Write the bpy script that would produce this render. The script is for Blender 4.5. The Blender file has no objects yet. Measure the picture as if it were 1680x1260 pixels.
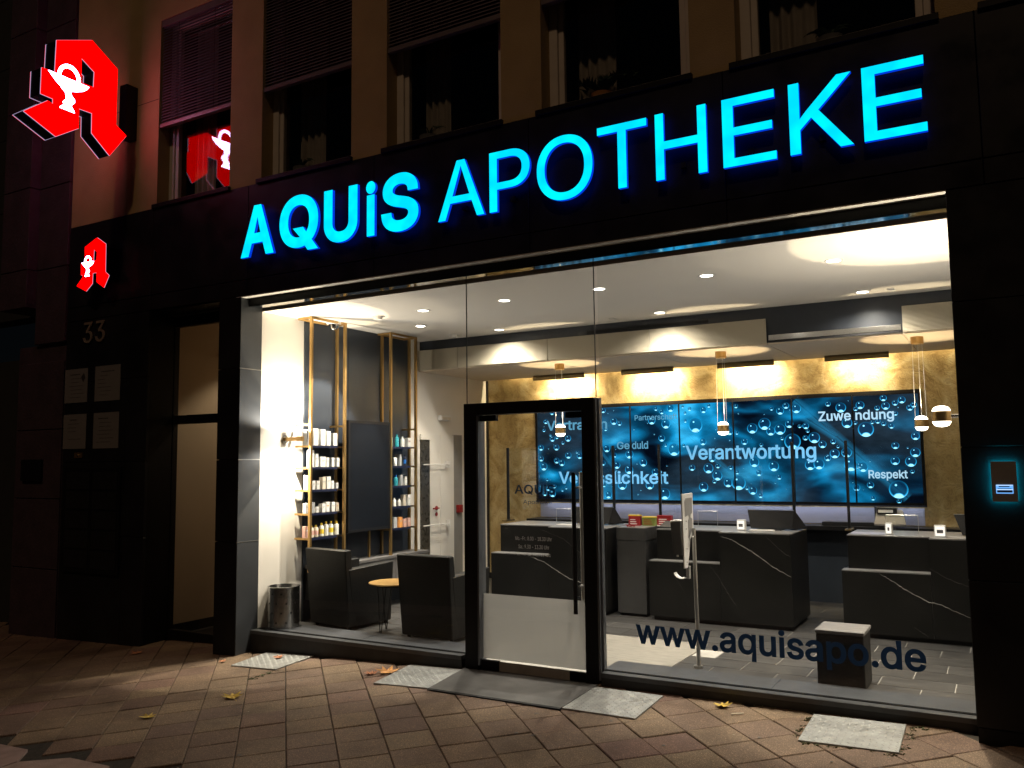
import bpy, bmesh, math, random
from mathutils import Matrix, Vector
R = math.radians
sc = bpy.context.scene
C = sc.collection

# ------------------------------------------------------------------ camera
cam = bpy.data.objects.new('camera', bpy.data.cameras.new('camera')); C.objects.link(cam)
yaw, pitch, roll = 0.525253, 0.091356, -0.011884
fw = Vector((-math.sin(yaw)*math.cos(pitch), math.cos(yaw)*math.cos(pitch), math.sin(pitch)))
rt = Vector((math.cos(yaw), math.sin(yaw), 0)); up = rt.cross(fw)
rt, up = rt*math.cos(roll)+up*math.sin(roll), -rt*math.sin(roll)+up*math.cos(roll)
m = Matrix((rt, up, -fw)).transposed().to_4x4(); m.translation = Vector((0, -6.2, 1.6))
cam.matrix_world = m
cam.data.sensor_width = 36; cam.data.lens = 36*1405.45/1680
cam.data.clip_start = .05; cam.data.clip_end = 500
sc.camera = cam

# ------------------------------------------------------------------ sky, street light, exposure
sc.world = bpy.data.worlds.new('World'); sc.world.use_nodes = True
wn = sc.world.node_tree; wn.nodes.clear()
sky = wn.nodes.new('ShaderNodeTexSky'); sky.sky_type = 'NISHITA'; sky.sun_disc = False
sky.sun_elevation = R(50); sky.sun_rotation = R(168)
bg = wn.nodes.new('ShaderNodeBackground'); bg.inputs[1].default_value = .00035
wo = wn.nodes.new('ShaderNodeOutputWorld')
wn.links.new(sky.outputs[0], bg.inputs[0]); wn.links.new(bg.outputs[0], wo.inputs[0])
sl = bpy.data.lights.new('sun', 'SUN'); sl.energy = .25; sl.angle = R(2.5); sl.color = (1, .66, .40)
so = bpy.data.objects.new('sun', sl); C.objects.link(so)
sd = Vector((math.sin(R(168))*math.cos(R(50)), math.cos(R(168))*math.cos(R(50)), math.sin(R(50))))
so.rotation_euler = sd.to_track_quat('Z', 'Y').to_euler()
sc.view_settings.view_transform = 'Standard'; sc.view_settings.look = 'None'
sc.view_settings.exposure = 0; sc.view_settings.gamma = 1; sc.view_settings.use_curve_mapping = False
sc.render.engine = 'CYCLES'
sc.cycles.use_denoising = True
sc.cycles.max_bounces = 10; sc.cycles.transparent_max_bounces = 24; sc.cycles.glossy_bounces = 5
sc.cycles.sample_clamp_indirect = 6
sc.cycles.caustics_reflective = False; sc.cycles.caustics_refractive = False
random.seed(7)

# ------------------------------------------------------------------ materials
MT = {}
def nodes(name):
    mt = bpy.data.materials.new(name); mt.use_nodes = True; nt = mt.node_tree; nt.nodes.clear()
    o = nt.nodes.new('ShaderNodeOutputMaterial'); MT[name] = mt
    return mt, nt, o
def N(nt, t, **kw):
    n = nt.nodes.new(t)
    for k, v in kw.items(): setattr(n, k, v)
    return n
def ramp(nt, stops):
    r = N(nt, 'ShaderNodeValToRGB'); e = r.color_ramp.elements
    while len(e) < len(stops): e.new(.5)
    for i, (p, c) in enumerate(stops):
        e[i].position = p; e[i].color = (*c, 1) if len(c) == 3 else c
    return r
def mat(name, col, rough=.5, metal=0, var=.12, scale=8, bump=0, bscale=60, spec=.5, coat=0, island=0, rvar=.08, detail=5):
    """Principled surface with noise in colour, roughness and relief."""
    mt, nt, o = nodes(name); L = nt.links.new
    b = N(nt, 'ShaderNodeBsdfPrincipled')
    tc = N(nt, 'ShaderNodeTexCoord')
    n1 = N(nt, 'ShaderNodeTexNoise'); n1.inputs['Scale'].default_value = scale; n1.inputs['Detail'].default_value = detail
    L(tc.outputs['Object'], n1.inputs['Vector'])
    r = ramp(nt, [(.3, tuple(c*(1-var) for c in col)), (.7, tuple(min(1, c*(1+var)) for c in col))])
    L(n1.outputs['Fac'], r.inputs[0]); out = r.outputs[0]
    if island:
        g = N(nt, 'ShaderNodeObjectInfo'); g2 = N(nt, 'ShaderNodeNewGeometry')
        ad = N(nt, 'ShaderNodeMath', operation='ADD'); L(g.outputs['Random'], ad.inputs[0]); L(g2.outputs['Random Per Island'], ad.inputs[1])
        fr = N(nt, 'ShaderNodeMath', operation='FRACT'); L(ad.outputs[0], fr.inputs[0])
        h = N(nt, 'ShaderNodeHueSaturation')
        mr = N(nt, 'ShaderNodeMapRange'); mr.inputs['To Min'].default_value = 1-island; mr.inputs['To Max'].default_value = 1+island
        L(fr.outputs[0], mr.inputs[0]); L(mr.outputs[0], h.inputs['Value'])
        f2 = N(nt, 'ShaderNodeMath', operation='MULTIPLY'); f2.inputs[1].default_value = 7.3; L(fr.outputs[0], f2.inputs[0])
        f3 = N(nt, 'ShaderNodeMath', operation='FRACT'); L(f2.outputs[0], f3.inputs[0])
        mh = N(nt, 'ShaderNodeMapRange'); mh.inputs['To Min'].default_value = .5-.035*island/.25; mh.inputs['To Max'].default_value = .5+.02*island/.25
        L(f3.outputs[0], mh.inputs[0]); L(mh.outputs[0], h.inputs['Hue'])
        L(out, h.inputs['Color']); out = h.outputs[0]
    L(out, b.inputs['Base Color'])
    b.inputs['Metallic'].default_value = metal
    b.inputs['Specular IOR Level'].default_value = spec
    b.inputs['Coat Weight'].default_value = coat
    n2 = N(nt, 'ShaderNodeTexNoise'); n2.inputs['Scale'].default_value = scale*2.3; n2.inputs['Detail'].default_value = 6
    L(tc.outputs['Object'], n2.inputs['Vector'])
    mr = N(nt, 'ShaderNodeMapRange'); mr.inputs['From Min'].default_value = .3; mr.inputs['From Max'].default_value = .7
    mr.inputs['To Min'].default_value = max(.02, rough-rvar); mr.inputs['To Max'].default_value = min(1, rough+rvar)
    L(n2.outputs['Fac'], mr.inputs[0]); L(mr.outputs[0], b.inputs['Roughness'])
    if bump:
        n3 = N(nt, 'ShaderNodeTexNoise'); n3.inputs['Scale'].default_value = bscale; n3.inputs['Detail'].default_value = 6
        L(tc.outputs['Object'], n3.inputs['Vector'])
        bp = N(nt, 'ShaderNodeBump'); bp.inputs['Strength'].default_value = bump; bp.inputs['Distance'].default_value = .01
        L(n3.outputs['Fac'], bp.inputs['Height']); L(bp.outputs[0], b.inputs['Normal'])
    L(b.outputs[0], o.inputs[0])
    return mt
def emis(name, col, s=1.0):
    mt, nt, o = nodes(name); e = N(nt, 'ShaderNodeEmission'); e.inputs[0].default_value = (*col, 1); e.inputs[1].default_value = s
    nt.links.new(e.outputs[0], o.inputs[0]); return mt
def glass(name, tint=(.96, .98, .97), gain=1.0, rough=0.0):
    mt, nt, o = nodes(name); L = nt.links.new
    t = N(nt, 'ShaderNodeBsdfTransparent'); t.inputs[0].default_value = (*tint, 1)
    g = N(nt, 'ShaderNodeBsdfGlossy'); g.inputs['Roughness'].default_value = rough
    f = N(nt, 'ShaderNodeFresnel'); f.inputs[0].default_value = 1.48
    mu = N(nt, 'ShaderNodeMath', operation='MULTIPLY', use_clamp=True); mu.inputs[1].default_value = gain
    geo = N(nt, 'ShaderNodeNewGeometry')           # the sheet does not bend the ray, so leaving it must not count as glass to air
    io = N(nt, 'ShaderNodeMath', operation='MULTIPLY_ADD'); L(geo.outputs['Backfacing'], io.inputs[0]); io.inputs[1].default_value = 1/1.48-1.48; io.inputs[2].default_value = 1.48
    L(io.outputs[0], f.inputs[0])
    mx = N(nt, 'ShaderNodeMixShader'); L(f.outputs[0], mu.inputs[0]); L(mu.outputs[0], mx.inputs[0])
    L(t.outputs[0], mx.inputs[1]); L(g.outputs[0], mx.inputs[2]); L(mx.outputs[0], o.inputs[0])
    return mt

mat('stucco', (.40, .285, .13), .85, var=.10, scale=3, bump=.5, bscale=90)
mat('stone_neighbour', (.045, .026, .034), .8, var=.25, scale=4, bump=.5, bscale=30)
mat('cladding', (.012, .012, .014), .42, var=.35, scale=2.2, spec=.3, rvar=.12, bump=.03, bscale=8)
mat('pillar_cladding', (.055, .060, .068), .5, metal=.2, var=.08, scale=3, rvar=.05)
mat('black_metal', (.007, .007, .008), .5, var=.2, spec=.25, rvar=.04)
mat('dark_metal', (.03, .03, .032), .35, metal=.5)
mat('soffit_metal', (.72, .71, .68), .07, metal=1, var=.05, scale=5, rvar=.01)
mat('trim_strip', (.62, .60, .56), .5, metal=.2, var=.05)
mat('frame_grey', (.16, .17, .19), .4, metal=.6, var=.08)
mat('white_paint', (.80, .76, .70), .6, var=.03, scale=2, bump=.05, bscale=120)
mat('warm_wall', (.72, .62, .50), .7, var=.04, scale=2, bump=.08, bscale=120)
mat('ceiling_paint', (.82, .78, .73), .8, var=.02, scale=1.5)
mat('hall_paint', (.62, .50, .36), .8, var=.05, scale=2, bump=.1, bscale=70)
mat('slate_panel', (.038, .047, .062), .36, metal=.3, var=.2, scale=1.4, rvar=.03)
mat('monitor_black', (.006, .006, .007), .6, spec=.06)
mat('display_glass', (.007, .009, .013), .5, spec=.08, rvar=.02, var=.1)
mat('bulkhead_dark', (.018, .022, .030), .45, var=.15)
mat('window_frame', (.60, .54, .46), .5, var=.06)
mat('blind_slat', (.13, .105, .12), .5, metal=.2, var=.1)
mat('blind_rail', (.20, .16, .16), .45, metal=.3)
mat('curtain', (.42, .36, .28), .9, var=.1, scale=10)
mat('dark_room', (.02, .02, .02), .9)
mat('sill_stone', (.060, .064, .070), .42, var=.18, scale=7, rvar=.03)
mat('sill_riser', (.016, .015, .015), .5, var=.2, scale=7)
mat('ledge_stone', (.050, .054, .062), .34, var=.12, scale=6, rvar=.02)
mat('joint_fill', (.035, .028, .02), .95, var=.4, scale=30, bump=.5, bscale=150)
mat('kerb_slab', (.36, .26, .22), .85, var=.18, scale=9, bump=.5, bscale=140, island=.1)
mat('asphalt', (.03, .03, .03), .9, var=.3, scale=40, bump=.5, bscale=200)
mat('tread_plate', (.30, .305, .30), .5, metal=.45, var=.2, scale=14, rvar=.05, bump=.1)
mat('ramp_mat', (.075, .072, .070), .5, var=.3, scale=5, rvar=.04, bump=.08)
mat('handle_steel', (.72, .71, .69), .3, metal=.7, var=.03, rvar=.02)
mat('gum', (.10, .09, .08), .8)
mat('gum_pale', (.34, .29, .22), .85)
mat('dark_glazing', (.050, .045, .036), .3)
mat('bin_steel', (.36, .355, .35), .24, metal=1, var=.06, rvar=.02)
mat('brass', (.50, .315, .12), .40, metal=.9, var=.08, scale=9, rvar=.02)
mat('brass_dark', (.26, .19, .09), .4, metal=.9, var=.1)
mat('chrome', (.75, .74, .72), .16, metal=1, var=.04, rvar=.01)
mat('brushed_steel', (.52, .51, .49), .34, metal=.95, var=.05, scale=20, rvar=.02)
mat('leather', (.0065, .0065, .0065), .5, var=.2, scale=5, bump=.3, bscale=60, rvar=.05, spec=.28)
mat('counter_top', (.22, .215, .215), .3, var=.06, rvar=.02)
mat('cabinet_grey', (.12, .115, .115), .5, var=.05)
mat('pod_grey', (.045, .044, .044), .45, var=.06)
mat('lilac_panel', (.30, .31, .40), .5, var=.04)
mat('white_plastic', (.80, .78, .75), .35, var=.02)
mat('grey_plastic', (.26, .25, .24), .4, var=.05)
mat('black_plastic', (.008, .008, .009), .45, var=.1, rvar=.02, spec=.2)
mat('box_white', (.80, .80, .78), .5, var=.03)
mat('box_cream', (.72, .64, .52), .5)
mat('box_grey', (.42, .43, .44), .5)
mat('box_yellow', (.85, .62, .05), .45)
mat('box_orange', (.80, .35, .10), .45)
mat('box_pink', (.75, .45, .38), .45)
mat('box_teal', (.04, .34, .42), .3)
mat('box_green', (.20, .42, .36), .3)
mat('box_blue', (.02, .16, .55), .3)
mat('box_navy', (.012, .016, .045), .4)
mat('box_red', (.30, .015, .018), .4)
mat('box_lime', (.20, .24, .05), .4)
mat('print_blue', (.05, .10, .30), .5)
mat('handle_red', (.30, .02, .02), .35)
mat('leaf_yellow', (.55, .38, .06), .7, var=.3, scale=30)
mat('leaf_brown', (.42, .17, .08), .7, var=.3, scale=30)
mat('leaf_orange', (.60, .30, .10), .7, var=.3, scale=30)
mat('weed_green', (.10, .11, .05), .8, var=.3, scale=60)
mat('plant_dark', (.03, .06, .02), .7, var=.3)
mat('paper', (.27, .235, .225), .8, var=.03)
mat('ink', (.05, .045, .045), .8)

mat('lettering_blue', (.02, .06, .16), .5, var=.05)
mat('lettering_light', (.62, .64, .66), .5, var=.05)
mat('numeral_metal', (.50, .40, .30), .4, metal=.6)
mat('grout', (.34, .325, .30), .8)
mat('cig', (.75, .68, .55), .8)
glass('pane_glass', (.97, .98, .975), .7)
glass('window_glass', (.93, .94, .94), 2.0)
glass('clear_screen', (.97, .985, .98), .9)
emis('lamp_white', (1, .93, .80), 14)
emis('lamp_lens', (1, .90, .74), 9)

emis('letter_side', (.0, .06, 1.0), .75)
emis('red_face', (1, .0, .0), 1.9)
emis('red_face_small', (1, .0, .0), 1.6)
emis('goblet_white', (.75, .55, 1.0), 13)
emis('edge_line', (.75, .62, 1.0), .55)
emis('word_cyan', (.22, .62, 1.0), 1.1)
emis('word_white', (.50, .78, 1.0), 1.1)
emis('word_pale', (.20, .62, .95), .62)
emis('halo_cyan', (0, .60, .80), 26)
emis('display_blue', (.16, .45, 1.0), 1.1)
emis('display_white', (.8, .9, 1.0), 1.2)
emis('terminal_white', (1, .93, .82), 1.3)

def pavers_mat():
    mt, nt, o = nodes('paver'); L = nt.links.new
    b = N(nt, 'ShaderNodeBsdfPrincipled'); tc = N(nt, 'ShaderNodeTexCoord'); g = N(nt, 'ShaderNodeObjectInfo'); g2 = N(nt, 'ShaderNodeNewGeometry')
    ad = N(nt, 'ShaderNodeMath', operation='ADD'); L(g.outputs['Random'], ad.inputs[0]); L(g2.outputs['Random Per Island'], ad.inputs[1])
    fr = N(nt, 'ShaderNodeMath', operation='FRACT'); L(ad.outputs[0], fr.inputs[0])
    tone = ramp(nt, [(0, (.150, .096, .072)), (.3, (.198, .142, .092)), (.55, (.155, .102, .078)), (.8, (.215, .155, .100)), (1, (.165, .096, .078))])
    L(fr.outputs[0], tone.inputs[0])
    geo = N(nt, 'ShaderNodeNewGeometry')
    # exposed aggregate: light and dark specks
    v = N(nt, 'ShaderNodeTexVoronoi'); v.inputs['Scale'].default_value = 260; L(geo.outputs['Position'], v.inputs['Vector'])
    sp = N(nt, 'ShaderNodeSeparateColor'); L(v.outputs['Color'], sp.inputs[0])
    rs = ramp(nt, [(0, (.45, .45, .45)), (.25, (.85, .85, .85)), (.86, (1.05, 1.05, 1.05)), (.93, (2.6, 2.45, 2.3))]); L(sp.outputs[0], rs.inputs[0])
    m1 = N(nt, 'ShaderNodeMix', data_type='RGBA', blend_type='MULTIPLY'); m1.inputs[0].default_value = .75
    L(tone.outputs[0], m1.inputs[6]); L(rs.outputs[0], m1.inputs[7])
    n = N(nt, 'ShaderNodeTexNoise'); n.inputs['Scale'].default_value = 2.2; n.inputs['Detail'].default_value = 7; L(geo.outputs['Position'], n.inputs['Vector'])
    rn = ramp(nt, [(.30, (.55, .53, .52)), (.45, (.88, .87, .86)), (.62, (1.08, 1.08, 1.08))]); L(n.outputs[0], rn.inputs[0])
    m2 = N(nt, 'ShaderNodeMix', data_type='RGBA', blend_type='MULTIPLY'); m2.inputs[0].default_value = .9
    L(m1.outputs[2], m2.inputs[6]); L(rn.outputs[0], m2.inputs[7]); L(m2.outputs[2], b.inputs['Base Color'])
    b.inputs['Roughness'].default_value = .8; b.inputs['Specular IOR Level'].default_value = .35
    bp = N(nt, 'ShaderNodeBump'); bp.inputs['Strength'].default_value = .35; bp.inputs['Distance'].default_value = .003
    L(v.outputs['Distance'], bp.inputs['Height'])
    n5 = N(nt, 'ShaderNodeTexNoise'); n5.inputs['Scale'].default_value = 14; n5.inputs['Detail'].default_value = 4; L(geo.outputs['Position'], n5.inputs['Vector'])
    bp2 = N(nt, 'ShaderNodeBump'); bp2.inputs['Strength'].default_value = .3; bp2.inputs['Distance'].default_value = .01
    L(n5.outputs[0], bp2.inputs['Height']); L(bp.outputs[0], bp2.inputs['Normal']); L(bp2.outputs[0], b.inputs['Normal'])
    L(b.outputs[0], o.inputs[0])
pavers_mat()
def gold_mat():
    mt, nt, o = nodes('gold_plaster'); L = nt.links.new
    b = N(nt, 'ShaderNodeBsdfPrincipled'); g = N(nt, 'ShaderNodeNewGeometry')
    n = N(nt, 'ShaderNodeTexNoise'); n.inputs['Scale'].default_value = 2.4; n.inputs['Detail'].default_value = 9; n.inputs['Distortion'].default_value = 2.2
    L(g.outputs['Position'], n.inputs['Vector'])
    r = ramp(nt, [(.30, (.28, .19, .075)), (.48, (.42, .31, .14)), (.62, (.52, .41, .22)), (.75, (.60, .50, .31))]); L(n.outputs[0], r.inputs[0])
    v = N(nt, 'ShaderNodeTexNoise'); v.inputs['Scale'].default_value = 9; v.inputs['Detail'].default_value = 8; v.inputs['Distortion'].default_value = 5
    L(g.outputs['Position'], v.inputs['Vector'])
    rv = ramp(nt, [(.40, (.45, .42, .38)), (.47, (1, 1, 1))]); L(v.outputs[0], rv.inputs[0])
    mx = N(nt, 'ShaderNodeMix', data_type='RGBA', blend_type='MULTIPLY'); mx.inputs[0].default_value = .32
    L(r.outputs[0], mx.inputs[6]); L(rv.outputs[0], mx.inputs[7]); L(mx.outputs[2], b.inputs['Base Color'])
    b.inputs['Metallic'].default_value = .35; b.inputs['Roughness'].default_value = .48
    bp = N(nt, 'ShaderNodeBump'); bp.inputs['Strength'].default_value = .5; bp.inputs['Distance'].default_value = .01
    L(v.outputs[0], bp.inputs['Height']); L(bp.outputs[0], b.inputs['Normal']); L(b.outputs[0], o.inputs[0])
gold_mat()
def marble_mat():
    mt, nt, o = nodes('black_marble'); L = nt.links.new
    b = N(nt, 'ShaderNodeBsdfPrincipled'); g = N(nt, 'ShaderNodeNewGeometry')
    n = N(nt, 'ShaderNodeTexNoise'); n.inputs['Scale'].default_value = 2.1; n.inputs['Detail'].default_value = 8; L(g.outputs['Position'], n.inputs['Vector'])
    r = ramp(nt, [(.3, (.007, .007, .0068)), (.7, (.013, .0125, .012))]); L(n.outputs[0], r.inputs[0])
    L(r.outputs[0], b.inputs['Base Color'])
    b.inputs['Roughness'].default_value = .38; b.inputs['Specular IOR Level'].default_value = .22; L(b.outputs[0], o.inputs[0])
marble_mat()
mat('marble_vein', (.30, .29, .27), .4, var=.4, scale=14)
mat('marble_vein_faint', (.085, .083, .078), .4, var=.4, scale=14)
def ribbed_mat():
    mt, nt, o = nodes('ribbed_panel'); L = nt.links.new
    b = N(nt, 'ShaderNodeBsdfPrincipled'); b.inputs['Base Color'].default_value = (.56, .50, .38, 1); b.inputs['Roughness'].default_value = .5
    g = N(nt, 'ShaderNodeNewGeometry'); w = N(nt, 'ShaderNodeTexWave', wave_type='BANDS', bands_direction='Z'); w.inputs['Scale'].default_value = 26
    L(g.outputs['Position'], w.inputs['Vector'])
    bp = N(nt, 'ShaderNodeBump'); bp.inputs['Strength'].default_value = .9; bp.inputs['Distance'].default_value = .01
    L(w.outputs[0], bp.inputs['Height']); L(bp.outputs[0], b.inputs['Normal']); L(b.outputs[0], o.inputs[0])
ribbed_mat()
mat('box_underside', (.60, .50, .38), .6, var=.03)
def tile_mat():
    mt, nt, o = nodes('floor_tile'); L = nt.links.new
    b = N(nt, 'ShaderNodeBsdfPrincipled'); g = N(nt, 'ShaderNodeNewGeometry'); oi = N(nt, 'ShaderNodeObjectInfo')
    mp = N(nt, 'ShaderNodeMapping'); mp.inputs['Scale'].default_value = (1.5, 7, 1); L(g.outputs['Position'], mp.inputs[0])
    n = N(nt, 'ShaderNodeTexNoise'); n.inputs['Scale'].default_value = 2.2; n.inputs['Detail'].default_value = 8; L(mp.outputs[0], n.inputs['Vector'])
    r = ramp(nt, [(.3, (.036, .035, .035)), (.7, (.072, .070, .068))]); L(n.outputs[0], r.inputs[0])
    h = N(nt, 'ShaderNodeHueSaturation'); mr = N(nt, 'ShaderNodeMapRange'); mr.inputs['To Min'].default_value = .82; mr.inputs['To Max'].default_value = 1.15
    L(oi.outputs['Random'], mr.inputs[0]); L(mr.outputs[0], h.inputs['Value']); L(r.outputs[0], h.inputs['Color']); L(h.outputs[0], b.inputs['Base Color'])
    b.inputs['Roughness'].default_value = .35
    bp = N(nt, 'ShaderNodeBump'); bp.inputs['Strength'].default_value = .12; bp.inputs['Distance'].default_value = .01
    L(n.outputs[0], bp.inputs['Height']); L(bp.outputs[0], b.inputs['Normal']); L(b.outputs[0], o.inputs[0])
tile_mat()
def carpet_mat():
    mt, nt, o = nodes('entrance_carpet'); L = nt.links.new
    b = N(nt, 'ShaderNodeBsdfPrincipled'); g = N(nt, 'ShaderNodeNewGeometry')
    mp = N(nt, 'ShaderNodeMapping'); mp.inputs['Scale'].default_value = (2, 60, 1); L(g.outputs['Position'], mp.inputs[0])
    n = N(nt, 'ShaderNodeTexNoise'); n.inputs['Scale'].default_value = 3; n.inputs['Detail'].default_value = 5; L(mp.outputs[0], n.inputs['Vector'])
    r = ramp(nt, [(.35, (.12, .11, .095)), (.6, (.25, .235, .205))]); L(n.outputs[0], r.inputs[0]); L(r.outputs[0], b.inputs['Base Color'])
    b.inputs['Roughness'].default_value = .9
    bp = N(nt, 'ShaderNodeBump'); bp.inputs['Strength'].default_value = .5; bp.inputs['Distance'].default_value = .005
    L(n.outputs[0], bp.inputs['Height']); L(bp.outputs[0], b.inputs['Normal']); L(b.outputs[0], o.inputs[0])
carpet_mat()
def screen_mat():
    mt, nt, o = nodes('screen_picture'); L = nt.links.new
    g = N(nt, 'ShaderNodeNewGeometry'); e = N(nt, 'ShaderNodeEmission')
    n = N(nt, 'ShaderNodeTexNoise'); n.inputs['Scale'].default_value = 1.35; n.inputs['Detail'].default_value = 2.2; n.inputs['Distortion'].default_value = .9; n.inputs['Roughness'].default_value = .45
    mp = N(nt, 'ShaderNodeMapping'); mp.inputs['Location'].default_value = (3.1, 0, 1.7); mp.inputs['Rotation'].default_value = (0, R(38), 0); mp.inputs['Scale'].default_value = (.75, 1, 1.7)
    L(g.outputs['Position'], mp.inputs[0]); L(mp.outputs[0], n.inputs['Vector'])
    r = ramp(nt, [(.35, (.001, .003, .008)), (.43, (.002, .016, .040)), (.48, (.002, .055, .125)), (.53, (.003, .135, .30)), (.59, (.006, .26, .56)), (.68, (.04, .50, .92))])
    L(n.outputs[0], r.inputs[0])
    n2 = N(nt, 'ShaderNodeTexNoise'); n2.inputs['Scale'].default_value = 1.2; n2.inputs['Detail'].default_value = 1.5
    mp2 = N(nt, 'ShaderNodeMapping'); mp2.inputs['Location'].default_value = (8.3, 2, 5.2); L(g.outputs['Position'], mp2.inputs[0]); L(mp2.outputs[0], n2.inputs['Vector'])
    r2 = ramp(nt, [(.45, (0, 0, 0)), (.62, (.7, .7, .7))]); L(n2.outputs[0], r2.inputs[0])
    mx = N(nt, 'ShaderNodeMix', data_type='RGBA'); L(r2.outputs[0], mx.inputs[0]); L(r.outputs[0], mx.inputs[6]); mx.inputs[7].default_value = (.018, .035, .055, 1)
    n3 = N(nt, 'ShaderNodeTexNoise'); n3.inputs['Scale'].default_value = 9; n3.inputs['Detail'].default_value = 6
    L(mp.outputs[0], n3.inputs['Vector']); r3 = ramp(nt, [(.3, (.75, .75, .75)), (.7, (1.25, 1.25, 1.25))]); L(n3.outputs[0], r3.inputs[0])
    m3 = N(nt, 'ShaderNodeMix', data_type='RGBA', blend_type='MULTIPLY'); m3.inputs[0].default_value = 1; L(mx.outputs[2], m3.inputs[6]); L(r3.outputs[0], m3.inputs[7])
    L(m3.outputs[2], e.inputs[0]); e.inputs[1].default_value = 1.25; L(e.outputs[0], o.inputs[0])
screen_mat()
def drop_mat():
    """picture of a water drop on the screen: bright crescent below, thin rim, dark see-through middle (uses the printed quad's UV)"""
    mt, nt, o = nodes('screen_drop'); L = nt.links.new
    uv = N(nt, 'ShaderNodeUVMap'); s = N(nt, 'ShaderNodeSeparateXYZ'); L(uv.outputs[0], s.inputs[0])
    def dist(cx, cy):
        v = N(nt, 'ShaderNodeVectorMath', operation='DISTANCE'); L(uv.outputs[0], v.inputs[0]); v.inputs[1].default_value = (cx, cy, 0); return v.outputs['Value']
    d = dist(.5, .5); d2 = dist(.5, .60); d3 = dist(.38, .72)
    def mr(x, a, b, c, e_):
        q = N(nt, 'ShaderNodeMapRange'); q.inputs[1].default_value = a; q.inputs[2].default_value = b; q.inputs[3].default_value = c; q.inputs[4].default_value = e_; L(x, q.inputs[0]); return q.outputs[0]
    def mth(op, a, b):
        q = N(nt, 'ShaderNodeMath', operation=op, use_clamp=(op == 'ADD'))
        for i, z in enumerate((a, b)):
            if isinstance(z, float): q.inputs[i].default_value = z
            else: L(z, q.inputs[i])
        return q.outputs[0]
    inside = mr(d, .46, .48, 1., 0.)
    rim = mr(d, .37, .46, 0., .62)
    low = mr(s.outputs[1], .2, .9, 1., .12)
    spark = mr(d3, .04, .07, 1., 0.)
    sc_ = N(nt, 'ShaderNodeVectorMath', operation='MULTIPLY'); L(uv.outputs[0], sc_.inputs[0]); sc_.inputs[1].default_value = (.62, 1, 1)
    bd_ = N(nt, 'ShaderNodeVectorMath', operation='DISTANCE'); L(sc_.outputs[0], bd_.inputs[0]); bd_.inputs[1].default_value = (.31, .15, 0)
    cres = mr(bd_.outputs['Value'], .10, .17, 1., 0.)
    br = mth('MULTIPLY', mth('ADD', mth('ADD', mth('MULTIPLY', rim, low), cres), spark), inside)
    col = ramp(nt, [(0, (.002, .030, .085)), (.4, (.01, .34, .70)), (1, (.35, .85, 1.1))]); L(br, col.inputs[0])
    e = N(nt, 'ShaderNodeEmission'); L(col.outputs[0], e.inputs[0]); e.inputs[1].default_value = 1.7
    t = N(nt, 'ShaderNodeBsdfTransparent'); mx = N(nt, 'ShaderNodeMixShader')
    alpha = mth('MULTIPLY', inside, mth('ADD', br, .55))
    L(alpha, mx.inputs[0]); L(t.outputs[0], mx.inputs[1]); L(e.outputs[0], mx.inputs[2]); L(mx.outputs[0], o.inputs[0])
drop_mat()
def streak_mat(name, col, a):
    mt, nt, o = nodes(name); L = nt.links.new
    uv = N(nt, 'ShaderNodeUVMap'); s = N(nt, 'ShaderNodeSeparateXYZ'); L(uv.outputs[0], s.inputs[0])
    r = ramp(nt, [(0, (0, 0, 0)), (.45, (1, 1, 1)), (.52, (.25, .25, .25)), (.62, (.8, .8, .8)), (1, (0, 0, 0))]); L(s.outputs[1], r.inputs[0])
    mu = N(nt, 'ShaderNodeMath', operation='MULTIPLY'); mu.inputs[1].default_value = a; L(r.outputs[0], mu.inputs[0])
    e = N(nt, 'ShaderNodeEmission'); e.inputs[0].default_value = (*col, 1); t = N(nt, 'ShaderNodeBsdfTransparent'); mx = N(nt, 'ShaderNodeMixShader')
    L(mu.outputs[0], mx.inputs[0]); L(t.outputs[0], mx.inputs[1]); L(e.outputs[0], mx.inputs[2]); L(mx.outputs[0], o.inputs[0])
streak_mat('screen_streak', (.03, .38, .75), .38)
def vinyl_mat():
    mt, nt, o = nodes('lettering_dark'); L = nt.links.new
    t = N(nt, 'ShaderNodeBsdfTranslucent'); t.inputs[0].default_value = (.09, .15, .25, 1); d = N(nt, 'ShaderNodeBsdfDiffuse'); d.inputs[0].default_value = (.03, .06, .11, 1)
    m1 = N(nt, 'ShaderNodeMixShader'); m1.inputs[0].default_value = .5; L(t.outputs[0], m1.inputs[1]); L(d.outputs[0], m1.inputs[2]); L(m1.outputs[0], o.inputs[0])
vinyl_mat()
def letter_mat():
    '''acrylic letter face lit by a row of diodes behind it: slightly uneven cyan'''
    mt, nt, o = nodes('letter_cyan'); L = nt.links.new
    g = N(nt, 'ShaderNodeNewGeometry'); n = N(nt, 'ShaderNodeTexNoise'); n.inputs['Scale'].default_value = 7; n.inputs['Detail'].default_value = 1
    L(g.outputs['Position'], n.inputs['Vector']); r = ramp(nt, [(.35, (0, .62, .98)), (.5, (0, .70, 1)), (.65, (.0, .80, 1))]); L(n.outputs[0], r.inputs[0])
    e = N(nt, 'ShaderNodeEmission'); L(r.outputs[0], e.inputs[0]); e.inputs[1].default_value = 1.25; L(e.outputs[0], o.inputs[0])
letter_mat()
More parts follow.
